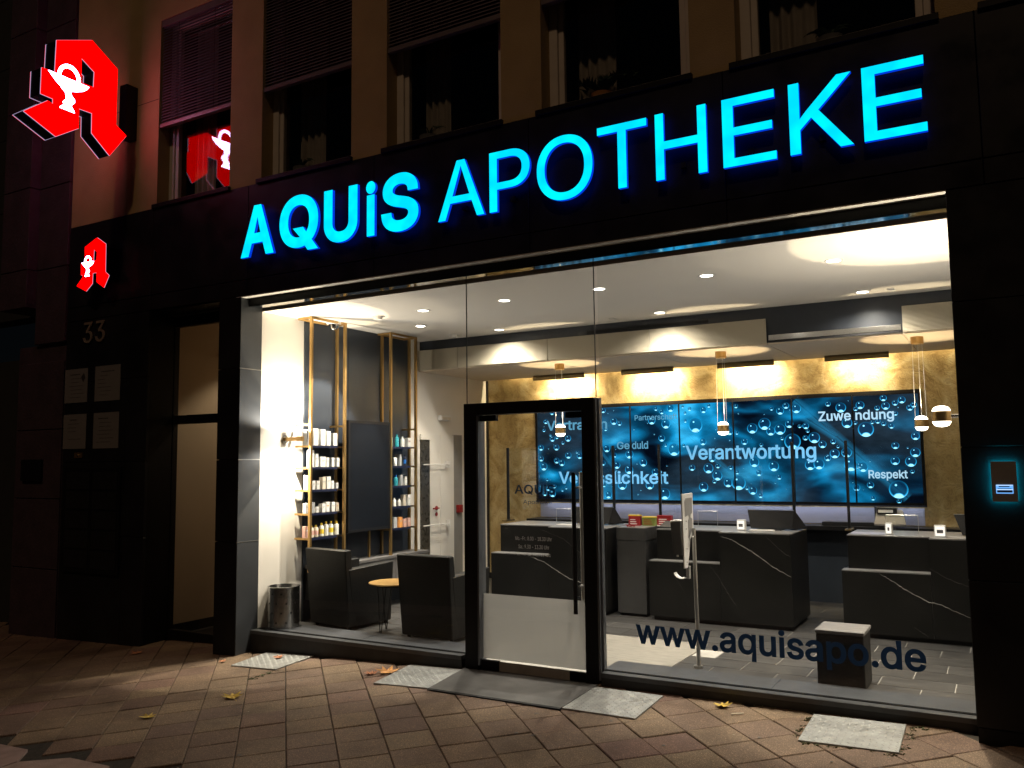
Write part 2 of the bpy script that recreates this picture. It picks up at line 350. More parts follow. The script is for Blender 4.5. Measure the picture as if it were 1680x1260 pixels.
def frost_mat():
    mt, nt, o = nodes('frosted_film'); L = nt.links.new
    t = N(nt, 'ShaderNodeBsdfTranslucent'); t.inputs[0].default_value = (.43, .425, .415, 1); d = N(nt, 'ShaderNodeBsdfDiffuse'); d.inputs[0].default_value = (.35, .34, .33, 1)
    tr = N(nt, 'ShaderNodeBsdfTransparent'); tr.inputs[0].default_value = (.9, .9, .9, 1)
    m1 = N(nt, 'ShaderNodeMixShader'); m1.inputs[0].default_value = .2; L(t.outputs[0], m1.inputs[1]); L(d.outputs[0], m1.inputs[2])
    m2 = N(nt, 'ShaderNodeMixShader'); m2.inputs[0].default_value = .18; L(m1.outputs[0], m2.inputs[1]); L(tr.outputs[0], m2.inputs[2]); L(m2.outputs[0], o.inputs[0])
frost_mat()

# ------------------------------------------------------------------ mesh helpers
class MB:
    def __init__(s): s.v = []; s.f = []; s.uv = None
    def box(s, x0, x1, y0, y1, z0, z1):
        x0, x1 = min(x0, x1), max(x0, x1); y0, y1 = min(y0, y1), max(y0, y1); z0, z1 = min(z0, z1), max(z0, z1)
        n = len(s.v); s.v += [(x, y, z) for z in (z0, z1) for y in (y0, y1) for x in (x0, x1)]
        s.f += [tuple(n+i for i in q) for q in ((0, 2, 3, 1), (4, 5, 7, 6), (0, 1, 5, 4), (2, 6, 7, 3), (0, 4, 6, 2), (1, 3, 7, 5))]
        return s
    def hull8(s, p):        # 8 points: bottom 4 (ccw), top 4
        n = len(s.v); s.v += [tuple(q) for q in p]
        s.f += [tuple(n+i for i in q) for q in ((3, 2, 1, 0), (4, 5, 6, 7), (0, 1, 5, 4), (1, 2, 6, 5), (2, 3, 7, 6), (3, 0, 4, 7))]
        return s
    def cyl(s, p0, p1, r0, r1=None, n=16, cap=True):
        r1 = r0 if r1 is None else r1; p0, p1 = Vector(p0), Vector(p1); d = (p1-p0).normalized()
        a = d.orthogonal().normalized(); b = d.cross(a); k = len(s.v)
        for p, r in ((p0, r0), (p1, r1)):
            for i in range(n):
                t = 2*math.pi*i/n; s.v.append(tuple(p+a*math.cos(t)*r+b*math.sin(t)*r))
        for i in range(n): s.f.append((k+i, k+(i+1) % n, k+n+(i+1) % n, k+n+i))
        if cap: s.f.append(tuple(k+n-1-i for i in range(n))); s.f.append(tuple(k+n+i for i in range(n)))
        return s
    def tube(s, pts, r, n=8):
        for a, b in zip(pts[:-1], pts[1:]): s.cyl(a, b, r, n=n)
        return s
    def lathe(s, prof, c=(0, 0, 0), n=28, axis='Z'):
        k = len(s.v); c = Vector(c)
        for r, z in prof:
            for i in range(n):
                t = 2*math.pi*i/n
                q = Vector((r*math.cos(t), r*math.sin(t), z)) if axis == 'Z' else (Vector((r*math.cos(t), z, r*math.sin(t))) if axis == 'Y' else Vector((z, r*math.cos(t), r*math.sin(t))))
                s.v.append(tuple(c+q))
        for j in range(len(prof)-1):
            for i in range(n): s.f.append((k+j*n+i, k+j*n+(i+1) % n, k+(j+1)*n+(i+1) % n, k+(j+1)*n+i))
        return s
    def prism(s, poly, a0, a1, plane='XZ'):
        """poly extruded from a0 to a1 along the axis missing from plane"""
        k = len(s.v); n = len(poly)
        for a in (a0, a1):
            for u, w in poly: s.v.append((u, a, w) if plane == 'XZ' else ((a, u, w) if plane == 'YZ' else (u, w, a)))
        s.f.append(tuple(k+i for i in range(n))); s.f.append(tuple(k+n+n-1-i for i in range(n)))
        for i in range(n): s.f.append((k+i, k+n+i, k+n+(i+1) % n, k+(i+1) % n))
        return s
    def build(s, name, material, parent=None, smooth=False, bevel=0, kind=None, seg=2, origin=None):
        me = bpy.data.meshes.new(name)
        vs = s.v
        if origin is not None: vs = [(x-origin[0], y-origin[1], z-origin[2]) for x, y, z in vs]
        me.from_pydata(vs, [], s.f); me.update()
        bm = bmesh.new(); bm.from_mesh(me); bmesh.ops.recalc_face_normals(bm, faces=bm.faces)
        if bevel: bmesh.ops.bevel(bm, geom=list(bm.edges), offset=bevel, segments=seg, affect='EDGES', profile=.7)
        bm.to_mesh(me); bm.free()
        if smooth: me.shade_smooth(); 
        if smooth: 
            try: me.set_sharp_from_angle(angle=R(35))
            except Exception: pass
        me.materials.append(MT[material]); o = bpy.data.objects.new(name, me); C.objects.link(o)
        if origin is not None: o.location = origin
        if parent is not None: attach(o, parent)
        if kind: o['kind'] = kind
        return o
def mw(o):
    return mw(o.parent) @ o.matrix_parent_inverse @ o.matrix_basis if o.parent else o.matrix_basis.copy()
def attach(o, p):
    o.parent = p; o.matrix_parent_inverse = mw(p).inverted()
def thing(name, label, cat, loc=(0, 0, 0), group=None):
    o = bpy.data.objects.new(name, None); C.objects.link(o); o.location = loc; o.empty_display_size = .1
    o['label'] = label; o['category'] = cat
    if group: o['group'] = group
    return o
def tag(o, label, cat, group=None):
    o['label'] = label; o['category'] = cat
    if group: o['group'] = group
    return o
def node(name, loc, parent):          # an Empty that is a part with sub-parts
    o = bpy.data.objects.new(name, None); C.objects.link(o); o.location = loc; o.empty_display_size = .05; attach(o, parent); return o
def B(name, m, parent, x0, x1, y0, y1, z0, z1, bevel=0, kind=None):
    return MB().box(x0, x1, y0, y1, z0, z1).build(name, m, parent, bevel=bevel, kind=kind)
def copy_tree(o, parent=None):
    c = o.copy(); C.objects.link(c)
    if parent is not None: c.parent = parent
    for ch in list(o.children): copy_tree(ch, c)
    return c
def light(kind, name, loc, energy, col, parent=None, **kw):
    l = bpy.data.lights.new(name, kind); l.energy = energy; l.color = col
    for k, v in kw.items(): setattr(l, k, v)
    o = bpy.data.objects.new(name, l); C.objects.link(o); o.location = loc
    if parent is not None: attach(o, parent)
    return o

# ------------------------------------------------------------------ letters (own outline table, 1000 units, capitals 509 high)
GLY = {
'(':[273,[[472,1078,354,1078,324,1025,301,976,279,925,248,835,234,788,216,718,205,668,192,592,183,524,178,439,178,393,180,348,189,261,207,170,231,80,265,-14,291,-73,311,-115,354,-192,472,-192,429,-99,389,-3,375,33,345,128,327,194,313,266,306,324,302,390,303,455,310,543,322,628,340,712,367,809,398,903,433,992]]],
')':[273,[[74,1078,111,1000,141,924,179,809,206,712,224,628,236,543,243,468,244,391,240,326,229,248,215,182,197,114,173,37,146,-32,111,-114,74,-192,194,-192,210,-164,243,-101,280,-16,315,81,341,173,357,260,367,354,368,439,363,526,356,584,347,644,327,734,306,814,285,881,267,928,241,986,211,1047,194,1078]]],
'+':[453,[[510,68,510,344,782,344,782,452,510,452,510,728,396,728,396,452,122,452,122,344,396,344,396,68]]],
'-':[453,[[674,376,674,488,228,488,228,376]]],
'.':[188,[[273,41,280,60,282,74,282,90,279,110,273,125,262,140,246,155,232,164,216,171,198,174,183,174,166,171,148,163,133,153,120,140,109,125,103,110,100,90,100,74,103,55,109,41,119,25,132,12,148,1,164,-5,182,-8,205,-7,220,-4,238,4,250,12,263,25]]],
'/':[249,[[470,1066,356,1065,248,661,28,-152,142,-151]]],
'0':[453,[[465,1032,428,1031,390,1027,353,1017,314,1002,282,984,244,955,216,927,197,904,176,872,156,834,137,789,123,742,111,688,103,634,97,572,96,534,96,482,99,415,106,356,115,305,130,249,146,204,167,160,181,136,205,102,233,71,260,48,292,26,328,9,366,-4,411,-12,442,-14,480,-13,519,-9,557,1,593,15,630,36,662,61,691,90,706,108,731,145,751,183,769,227,783,274,795,328,803,382,809,444,810,482,810,534,807,601,800,660,791,711,782,746,767,794,751,832,729,875,705,910,683,936,664,953,646,968,613,991,577,1009,540,1021,504,1029],[463,920,491,917,514,911,540,899,558,888,580,870,601,849,619,824,631,804,642,780,655,748,664,716,675,665,681,626,686,577,688,534,688,482,682,396,677,363,669,322,660,287,649,255,635,221,619,193,601,170,580,148,559,131,544,121,524,112,496,104,474,101,444,100,423,102,398,107,374,116,346,131,331,143,306,169,287,194,273,220,257,254,246,287,237,322,229,363,223,408,219,450,218,534,220,577,225,626,231,665,238,700,246,731,257,764,272,796,287,823,307,850,331,875,347,887,364,898,384,907,413,916,435,919]]],
'1':[453,[[782,0,782,110,552,110,552,1018,396,1018,172,854,172,716,418,896,424,896,424,110,152,110,152,0]]],
'2':[453,[[128,0,778,0,778,114,306,114,306,120,543,370,604,436,651,492,691,543,713,576,727,602,746,646,753,670,759,700,762,730,762,756,761,776,756,805,743,848,729,879,715,901,703,918,686,938,664,959,648,971,627,985,607,997,581,1008,552,1018,518,1026,485,1031,464,1032,414,1031,381,1026,346,1017,313,1005,284,991,256,974,234,957,211,936,189,909,175,890,162,866,151,840,138,794,133,761,132,724,254,724,257,764,262,788,267,802,283,836,305,864,329,885,364,905,395,915,435,920,460,920,481,918,519,909,557,893,586,873,601,857,616,838,629,812,638,775,640,754,640,731,635,692,623,655,595,606,561,560,506,497,468,458,128,94]]],
'3':[453,[[140,1018,140,904,576,904,576,896,453,758,314,598,314,496,420,496,471,491,498,486,530,477,552,467,570,456,592,440,612,420,624,405,637,383,646,363,654,334,657,312,658,278,653,242,645,216,631,188,617,170,597,150,571,132,538,117,506,107,484,103,453,100,403,101,378,105,352,111,331,117,306,129,286,141,272,153,252,174,245,184,235,201,227,222,221,245,218,264,88,264,91,232,96,208,105,179,115,155,128,131,143,110,174,78,196,59,226,40,255,25,294,9,323,0,364,-9,397,-13,419,-14,476,-13,513,-8,550,0,587,11,617,23,632,31,664,51,687,70,702,84,731,119,749,146,761,169,769,188,777,216,782,238,785,266,786,303,785,322,780,352,775,374,765,400,757,419,743,442,724,470,712,484,687,507,650,534,615,553,593,561,562,571,509,579,489,581,443,580,744,922,744,1018]]],
'4':[453,[[622,1018,493,1017,81,318,80,210,564,210,564,0,686,0,686,210,826,210,826,326,686,326,686,636,564,636,564,326,218,326,219,334]]],
'5':[453,[[732,1018,192,1018,134,506,178,500,256,492,268,502,285,514,310,527,343,539,376,548,413,553,448,554,474,551,506,544,538,531,560,517,580,501,608,472,628,442,639,418,650,382,655,354,656,311,654,290,649,264,641,238,634,220,614,185,601,168,584,152,552,128,521,113,488,104,454,100,430,100,402,103,365,112,348,119,329,129,314,139,294,157,281,172,269,188,258,208,252,224,244,260,120,260,123,229,131,192,143,162,156,136,167,118,189,90,220,60,251,38,295,15,327,3,357,-5,387,-11,426,-14,468,-13,500,-10,536,-3,572,9,597,19,629,37,662,61,684,81,701,99,719,122,740,155,755,184,765,212,772,235,781,288,782,311,781,356,779,382,773,412,759,461,749,483,735,510,707,550,682,579,662,597,645,611,621,626,578,646,552,655,526,661,502,665,472,668,444,668,420,666,375,657,340,644,316,633,294,619,270,602,284,754,302,904,732,904]]],
'8':[453,[[436,1032,397,1029,351,1019,305,1003,264,981,229,955,199,924,180,900,159,860,150,834,143,804,140,772,140,749,142,726,146,704,151,686,161,660,173,636,186,616,203,594,217,581,230,570,250,556,278,543,306,532,281,524,260,517,239,507,221,496,193,475,173,455,155,432,133,397,124,378,115,354,106,309,104,284,104,258,106,234,111,204,119,180,133,148,148,124,170,96,192,74,213,57,240,39,274,21,321,3,356,-5,396,-11,434,-14,470,-14,508,-11,545,-6,580,2,618,15,641,25,678,47,716,77,737,98,753,120,773,150,785,178,798,222,801,248,802,283,797,322,785,366,767,404,741,442,711,475,694,489,676,501,639,519,601,533,626,542,655,556,669,565,689,582,718,616,734,641,747,669,756,696,761,717,764,749,764,772,763,790,758,818,749,847,739,870,730,888,715,911,694,936,677,952,654,971,615,995,578,1011,537,1023,489,1031],[231,254,230,289,232,308,237,329,250,362,263,382,274,397,300,422,322,437,340,447,380,461,401,466,427,469,477,469,519,463,546,455,564,447,596,428,611,416,630,397,651,368,659,352,667,329,673,298,673,260,671,242,665,220,651,190,631,164,605,141,569,119,549,112,524,105,486,99,438,98,394,103,364,109,344,116,316,129,286,151,273,164,258,182,248,199,240,218],[623,827,633,796,638,763,638,740,636,720,627,685,614,660,593,633,568,612,538,595,507,585,465,580,421,581,384,589,366,595,346,605,323,621,301,643,292,656,281,677,270,710,266,740,267,777,275,810,291,842,307,865,322,879,338,890,365,903,381,909,407,916,440,920,480,919,519,911,556,895,582,879,605,856,616,840]]],
'9':[453,[[260,0,400,1,625,328,679,412,712,468,732,508,747,541,763,590,771,627,777,663,778,681,777,732,771,770,763,804,751,837,741,860,727,884,707,914,692,931,662,960,632,981,610,994,575,1010,542,1021,508,1028,478,1031,440,1032,412,1030,380,1025,348,1016,312,1002,284,987,259,971,239,956,211,930,199,915,179,887,163,860,149,828,139,796,134,774,129,741,128,687,132,642,141,597,157,554,174,524,199,490,225,463,260,436,281,424,304,413,342,401,386,393,420,390,448,390,478,393,513,403,537,415,552,424],[520,911,538,903,556,893,572,883,588,869,611,843,623,825,636,798,648,762,652,738,654,714,654,687,652,664,643,625,633,598,619,573,609,560,599,548,582,531,552,511,536,503,514,495,488,489,472,487,432,487,413,489,389,495,357,509,338,520,324,531,299,556,287,572,275,592,266,613,258,638,251,681,250,716,251,732,261,776,277,816,299,849,324,875,342,889,364,901,384,910,404,915,440,920,465,920,487,918]]],
':':[188,[[273,41,280,60,282,74,282,90,279,110,273,125,262,140,246,155,232,164,216,171,198,174,183,174,166,171,148,163,133,153,120,140,109,125,103,110,100,90,100,74,103,55,109,41,119,25,132,12,148,1,164,-5,182,-8,205,-7,220,-4,238,4,250,12,263,25],[265,688,252,701,239,711,222,719,204,723,183,724,168,721,154,717,133,704,120,692,112,680,104,662,101,647,100,624,102,611,109,592,117,578,132,562,144,554,156,548,176,543,198,542,212,544,228,549,246,559,262,574,270,586,276,598,281,618,282,640,280,654,275,670]]],
'A':[480,[[402,1018,32,0,171,1,269,284,688,284,789,1,926,0,553,1017],[478,925,648,398,309,398]]],
'E':[419,[[750,0,750,114,250,114,250,458,710,458,710,572,250,572,250,904,744,904,744,1018,120,1018,120,0]]],
'F':[410,[[120,0,250,0,250,442,692,442,692,556,250,556,250,904,738,904,738,1018,120,1018]]],
'G':[520,[[606,1027,562,1031,517,1032,476,1029,428,1021,383,1009,340,991,298,968,259,940,221,906,191,872,163,831,142,794,127,762,108,710,95,659,85,603,81,546,80,491,82,447,90,383,102,328,117,282,136,236,161,189,180,161,210,124,242,91,278,63,316,39,367,16,410,2,461,-9,506,-13,552,-14,586,-12,632,-5,673,5,716,20,756,39,789,59,821,84,848,110,877,144,898,175,917,211,930,241,943,282,951,327,956,385,956,512,566,512,566,398,830,398,827,355,821,321,811,286,802,265,785,233,767,207,736,174,713,156,692,143,648,123,618,115,585,109,553,106,512,107,482,110,444,119,414,129,382,144,353,162,331,180,313,197,289,226,270,254,249,292,235,325,222,368,213,410,207,462,206,526,208,562,213,606,222,649,231,679,244,715,260,748,279,779,300,807,327,835,352,855,381,873,414,889,446,901,478,908,506,911,544,912,574,909,600,905,638,894,660,885,698,864,722,846,748,820,769,794,789,762,805,728,816,698,948,698,942,728,931,762,920,790,905,821,891,844,872,872,851,896,828,919,796,946,774,962,748,978,720,993,664,1013,637,1021]]],
'H':[517,[[120,0,250,0,250,464,784,464,784,0,914,0,914,1018,784,1018,784,578,250,578,250,1018,120,1018]]],
'K':[467,[[898,0,485,577,637,738,896,1018,728,1018,348,606,323,577,248,485,248,569,250,655,250,1018,120,1018,120,0,250,0,250,334,396,489,744,0]]],
'M':[628,[[1136,1018,951,1017,803,629,701,368,674,288,629,145,595,258,566,344,421,713,305,1017,120,1018,120,0,244,0,244,661,242,696,240,871,297,702,339,583,463,277,571,1,684,0,918,597,995,814,1013,873,1010,760,1010,691,1008,658,1008,0,1136,0]]],
'O':[533,[[564,1031,521,1032,480,1029,431,1021,386,1009,346,993,300,968,260,939,233,915,208,888,179,852,153,811,129,763,108,708,95,661,89,630,82,570,80,526,82,448,89,391,100,336,109,304,129,252,153,205,179,164,209,126,245,91,280,63,319,39,361,19,410,2,460,-9,504,-13,564,-13,604,-9,637,-3,690,12,722,25,768,50,806,77,849,116,875,146,903,186,930,234,948,276,964,327,973,364,981,420,985,470,986,526,983,577,977,631,965,687,949,736,930,782,909,821,881,862,860,888,823,926,788,955,749,979,707,999,658,1016,608,1027],[546,912,587,908,622,900,653,889,684,875,713,856,740,835,762,812,781,790,799,763,818,726,831,695,845,652,853,608,857,581,860,528,860,488,857,436,851,398,845,366,831,323,818,292,798,254,777,222,763,206,738,181,714,162,684,143,653,129,622,118,587,110,558,107,522,106,480,110,447,117,412,129,382,144,353,162,334,177,313,197,291,222,269,253,249,290,235,325,226,352,217,388,210,434,207,474,206,526,208,562,213,606,222,649,235,691,249,726,259,745,280,780,301,808,331,838,353,856,382,874,412,889,447,901,480,908,510,911]]],
'P':[445,[[120,0,250,0,250,372,503,373,559,379,598,387,632,399,653,408,678,422,705,441,723,457,749,484,763,502,779,528,793,560,805,597,812,626,817,660,818,682,817,731,812,764,805,796,795,824,782,856,772,874,752,902,728,928,708,945,682,964,654,980,630,991,594,1003,558,1011,514,1017,488,1018,120,1018],[250,484,250,904,482,904,525,900,558,893,584,883,613,866,637,844,649,830,663,810,671,793,678,774,684,749,687,730,688,682,686,656,682,633,671,599,661,578,649,560,624,533,604,518,574,502,550,494,512,487,482,484]]],
'Q':[533,[[936,-96,807,77,849,116,872,142,889,164,917,210,939,254,957,304,967,340,977,390,984,447,986,526,984,570,977,631,965,687,949,736,930,782,915,811,889,852,860,888,835,915,808,939,772,965,749,979,707,999,658,1016,608,1027,564,1031,521,1032,480,1029,431,1021,390,1010,346,993,306,972,260,939,223,904,193,870,165,830,141,789,118,737,101,686,93,648,85,596,80,526,81,470,85,414,95,359,109,304,129,252,153,205,179,164,196,142,219,116,245,91,280,63,300,50,319,39,368,16,410,2,452,-7,504,-13,547,-14,588,-11,637,-3,678,8,715,22,802,-96],[501,911,522,912,566,911,604,905,633,897,653,889,684,875,713,856,740,835,767,806,788,780,807,749,825,710,839,671,847,640,853,608,859,558,860,488,857,436,850,391,839,347,825,308,798,254,787,237,767,211,733,178,626,318,490,318,638,124,604,113,558,107,522,106,490,109,463,113,426,124,402,134,368,152,338,173,313,197,291,222,269,253,253,282,241,309,227,348,217,388,211,428,207,462,206,490,207,554,211,588,217,628,227,668,242,710,259,745,276,774,291,794,313,821,341,847,368,866,402,884,426,894,463,905]]],
'R':[449,[[120,1018,120,0,250,0,250,396,493,396,705,1,856,0,628,418,662,432,696,451,720,469,746,493,765,516,779,540,794,571,805,604,813,636,817,676,818,720,815,759,807,797,795,834,785,858,764,894,747,915,730,933,708,951,682,969,662,980,634,992,615,999,579,1008,538,1015,490,1018],[250,904,483,904,512,902,549,896,577,888,598,879,624,862,645,842,659,826,667,812,679,781,688,740,690,717,690,691,686,656,682,638,673,612,668,600,658,584,637,561,623,550,606,539,579,527,536,515,485,510,250,510]]],
'S':[447,[[516,1029,472,1032,436,1032,399,1029,371,1025,340,1019,308,1009,278,997,245,981,218,963,192,943,169,920,150,896,135,872,123,847,115,822,108,794,104,756,105,722,109,693,115,667,128,636,147,606,158,592,186,566,211,547,239,530,276,511,320,493,367,478,407,468,524,435,591,411,624,393,650,372,670,351,678,338,685,322,690,304,692,288,691,262,687,237,679,217,671,201,645,168,629,153,610,140,571,119,526,106,476,99,420,99,376,105,350,111,328,119,291,137,260,161,246,176,233,193,223,212,215,234,208,274,76,274,83,224,91,195,103,164,119,133,137,108,151,91,170,71,208,43,232,29,257,17,308,-1,365,-13,414,-17,466,-18,493,-17,534,-12,556,-8,593,1,630,15,668,33,690,46,720,67,747,94,763,114,781,142,796,172,806,200,813,231,816,265,815,304,810,342,801,373,790,396,771,423,757,440,722,473,670,505,623,529,548,553,458,578,423,586,376,601,331,619,305,633,274,657,250,681,237,704,233,721,230,742,230,761,233,780,240,804,248,821,267,848,292,872,309,883,329,894,366,907,389,913,417,917,462,918,503,914,522,910,549,902,576,891,592,882,616,865,626,857,649,830,659,814,665,798,671,776,674,756,802,756,799,787,794,813,788,833,777,859,754,898,735,922,714,942,674,973,630,997,602,1009,569,1019]]],
'T':[449,[[514,0,514,904,834,904,834,1018,64,1018,64,904,386,904,386,0]]],
'U':[517,[[120,1018,121,318,127,267,138,227,156,184,180,144,203,113,229,86,258,61,291,39,313,27,351,11,384,1,426,-9,476,-15,534,-16,575,-13,613,-8,651,1,690,13,728,31,756,47,792,74,825,106,844,128,866,160,884,194,896,226,904,254,910,286,914,332,914,1018,786,1018,786,343,783,315,779,291,770,262,761,239,747,214,724,184,696,158,664,137,634,123,598,112,555,105,501,104,454,109,416,118,390,128,372,137,351,150,327,169,299,200,279,230,265,262,253,300,248,343,248,1018]]],
'V':[480,[[32,1018,407,1,556,0,926,1018,789,1017,555,342,518,226,482,106,401,365,169,1017]]],
'Z':[438,[[80,1018,80,904,578,904,646,906,612,862,540,762,84,92,84,0,798,0,798,114,298,114,229,111,331,247,794,924,794,1018]]],
'a':[389,[[674,0,673,532,669,570,658,610,647,636,626,670,611,689,589,709,563,726,535,741,518,747,489,756,458,763,428,767,406,768,360,767,328,764,298,759,265,750,232,738,209,727,182,711,144,680,122,655,98,618,82,582,200,548,215,575,231,597,246,612,263,625,291,641,325,654,361,661,404,662,435,659,465,651,484,642,506,628,526,607,539,585,546,564,551,534,552,504,550,494,545,484,536,474,520,465,508,461,484,455,323,436,280,429,238,419,206,409,182,399,145,380,116,359,91,330,76,302,70,286,64,263,60,229,61,186,69,147,83,110,104,78,118,60,146,35,176,16,198,5,226,-5,263,-13,295,-17,334,-18,369,-15,401,-8,432,3,459,15,486,33,504,50,530,80,544,104,554,104,554,0],[552,380,552,266,548,240,542,220,529,190,514,168,489,141,465,123,436,108,399,96,354,90,313,91,279,98,260,104,245,111,219,128,207,140,198,152,188,176,185,193,184,219,187,241,193,258,203,275,216,288,232,301,266,317,302,327,344,335,423,345,484,356,534,369]]],
'c':[396,[[618,707,588,726,556,741,521,754,488,762,444,767,400,768,371,766,336,761,304,752,266,737,234,720,210,703,191,687,165,661,141,632,120,598,103,563,89,526,79,487,71,441,68,392,68,356,71,310,79,264,89,226,103,189,121,154,142,120,166,90,194,63,218,43,250,23,286,6,317,-4,355,-12,378,-15,400,-16,454,-15,482,-11,518,-3,552,9,578,21,602,35,630,55,669,95,687,118,703,145,717,176,726,204,608,234,596,200,588,184,576,166,561,148,549,137,522,119,505,111,479,101,462,97,436,93,402,92,385,93,350,101,325,110,300,124,280,140,262,158,247,177,228,207,215,235,205,270,197,308,192,358,192,391,194,421,201,464,207,491,215,515,232,552,246,574,262,594,290,620,310,634,325,642,362,655,402,660,426,660,452,657,480,651,502,644,519,636,538,624,554,611,565,598,593,558,606,524,724,554,717,577,709,596,689,632,656,673,640,689]]],
'd':[424,[[744,1018,622,1018,622,638,611,639,603,655,588,676,558,710,536,728,497,751,472,759,436,766,408,768,358,767,319,761,280,749,238,731,212,714,190,695,167,673,151,653,130,623,109,584,95,551,82,506,75,470,69,424,68,396,69,332,75,286,83,243,95,205,109,170,127,134,145,107,167,80,194,53,224,31,254,14,277,4,303,-5,332,-11,357,-15,378,-16,418,-15,449,-11,469,-7,485,-1,507,9,544,33,574,62,614,117,626,118,626,0,744,0],[422,94,397,94,372,97,352,101,332,107,300,124,279,141,261,158,249,174,234,198,222,223,211,252,205,272,198,302,194,330,192,360,192,396,194,426,203,479,211,508,220,532,232,556,243,573,257,591,273,608,290,622,311,637,332,647,352,653,372,657,397,660,422,660,447,657,468,653,488,646,507,637,526,624,542,611,559,594,575,574,586,556,596,536,605,512,613,486,618,459,624,396,623,336,615,282,608,256,596,224,587,205,574,182,555,157,537,139,522,127,506,117,486,107,465,101,446,97]]],
'e':[404,[[447,767,426,768,374,767,340,762,303,753,274,742,244,727,214,707,184,683,163,662,139,631,120,600,104,567,89,525,82,500,75,464,69,419,68,392,69,329,74,289,81,252,93,214,103,189,122,150,143,118,163,92,191,64,218,43,246,25,284,7,320,-4,360,-12,385,-15,441,-16,471,-14,500,-10,534,-3,556,4,571,10,602,26,629,43,645,55,660,68,680,89,697,111,710,133,722,158,729,182,686,193,612,210,598,182,582,159,560,135,538,119,514,108,480,97,449,93,410,92,382,95,353,101,322,111,302,122,283,135,258,158,235,186,219,213,207,245,199,276,194,312,193,338,742,338,741,434,737,468,729,513,719,550,708,580,696,605,678,635,656,664,638,682,607,708,577,727,543,744,516,753,480,762],[193,442,198,482,208,517,217,538,227,556,251,590,282,619,302,633,318,641,335,649,359,655,396,660,424,660,446,658,462,655,486,649,499,643,522,631,550,607,566,590,580,570,597,537,609,498,618,448,618,442]]],
'f':[254,[[162,0,284,0,284,654,456,654,456,758,284,758,284,850,289,884,294,898,305,917,320,930,342,941,371,947,401,948,438,943,454,936,465,970,486,1042,470,1048,439,1055,414,1059,392,1060,352,1059,332,1057,301,1049,271,1039,252,1028,223,1007,198,980,185,960,176,942,169,923,165,902,162,876,162,758,12,758,12,654,162,654]]],
'g':[425,[[744,758,626,758,626,638,616,639,602,660,585,682,572,697,553,715,525,735,486,755,456,763,409,768,380,768,352,766,302,756,270,745,238,730,222,721,196,701,167,673,151,653,135,630,117,601,101,566,89,532,79,494,74,468,69,427,68,400,68,364,71,316,78,274,83,251,95,215,103,194,118,164,131,144,149,119,172,94,198,72,232,50,258,37,286,25,319,17,354,11,376,10,430,11,454,15,484,23,529,45,553,63,577,85,612,136,622,136,622,-23,618,-60,613,-79,602,-106,586,-130,572,-143,550,-160,526,-173,483,-187,449,-193,428,-194,386,-193,357,-190,332,-185,309,-177,288,-166,268,-153,254,-143,232,-120,202,-82,102,-138,123,-174,147,-203,180,-234,214,-256,244,-271,280,-284,314,-293,351,-299,396,-302,433,-302,470,-299,503,-295,536,-287,570,-277,595,-267,628,-249,660,-225,681,-204,700,-180,714,-158,727,-128,736,-98,741,-67,744,-33],[422,660,462,655,486,647,508,637,524,627,544,611,563,592,580,568,601,527,609,503,616,474,623,418,623,353,616,296,605,254,590,220,576,197,563,181,546,164,533,153,519,144,498,133,474,125,451,121,424,118,397,118,371,121,349,125,320,135,302,145,275,163,261,176,247,194,235,212,223,233,211,262,204,284,198,311,194,339,192,368,192,403,194,432,198,460,204,486,211,508,224,539,235,561,248,580,262,598,280,616,294,627,310,637,332,647,357,655,376,658,397,660]]],
'h':[410,[[714,0,713,513,709,553,703,586,688,630,675,654,654,685,632,708,612,725,578,744,552,754,514,763,481,767,441,768,403,764,370,756,332,741,308,727,285,709,266,689,245,660,228,632,228,1018,106,1018,106,0,228,0,228,468,230,492,234,516,239,536,249,561,264,584,283,606,305,624,328,637,349,647,370,653,398,657,430,658,453,656,478,651,501,642,526,627,546,608,563,587,575,563,585,536,590,507,592,482,592,0]]],
'i':[167,[[106,0,228,0,228,758,106,758],[83,953,87,938,94,924,103,914,120,900,134,892,147,888,160,886,181,887,201,892,213,898,228,910,237,920,246,934,250,946,252,959,251,979,247,996,241,1008,234,1018,217,1033,201,1042,188,1046,175,1048,154,1047,134,1042,124,1037,114,1030,98,1014,92,1005,85,988,82,973]]],
'k':[381,[[106,1018,106,0,228,0,228,282,309,355,588,0,744,0,402,432,720,758,568,758,242,424,228,424,228,1018]]],
'l':[189,[[106,1018,106,156,107,137,112,110,123,77,141,48,161,28,189,11,215,3,254,-3,303,-4,346,1,361,6,351,54,340,108,309,104,283,104,268,106,255,111,243,120,237,130,233,143,229,163,228,182,228,1018]]],
'n':[410,[[714,0,714,500,713,523,706,572,693,616,681,644,660,677,636,704,614,723,590,738,566,749,528,761,501,765,470,768,422,767,390,761,360,753,332,741,304,724,285,709,257,678,238,650,224,623,224,758,106,758,106,0,228,0,228,468,230,492,234,516,239,536,249,561,264,584,283,606,305,624,328,637,349,647,370,653,398,657,430,658,453,656,478,651,501,642,526,627,546,608,563,587,575,563,585,536,590,507,592,482,592,0]]],
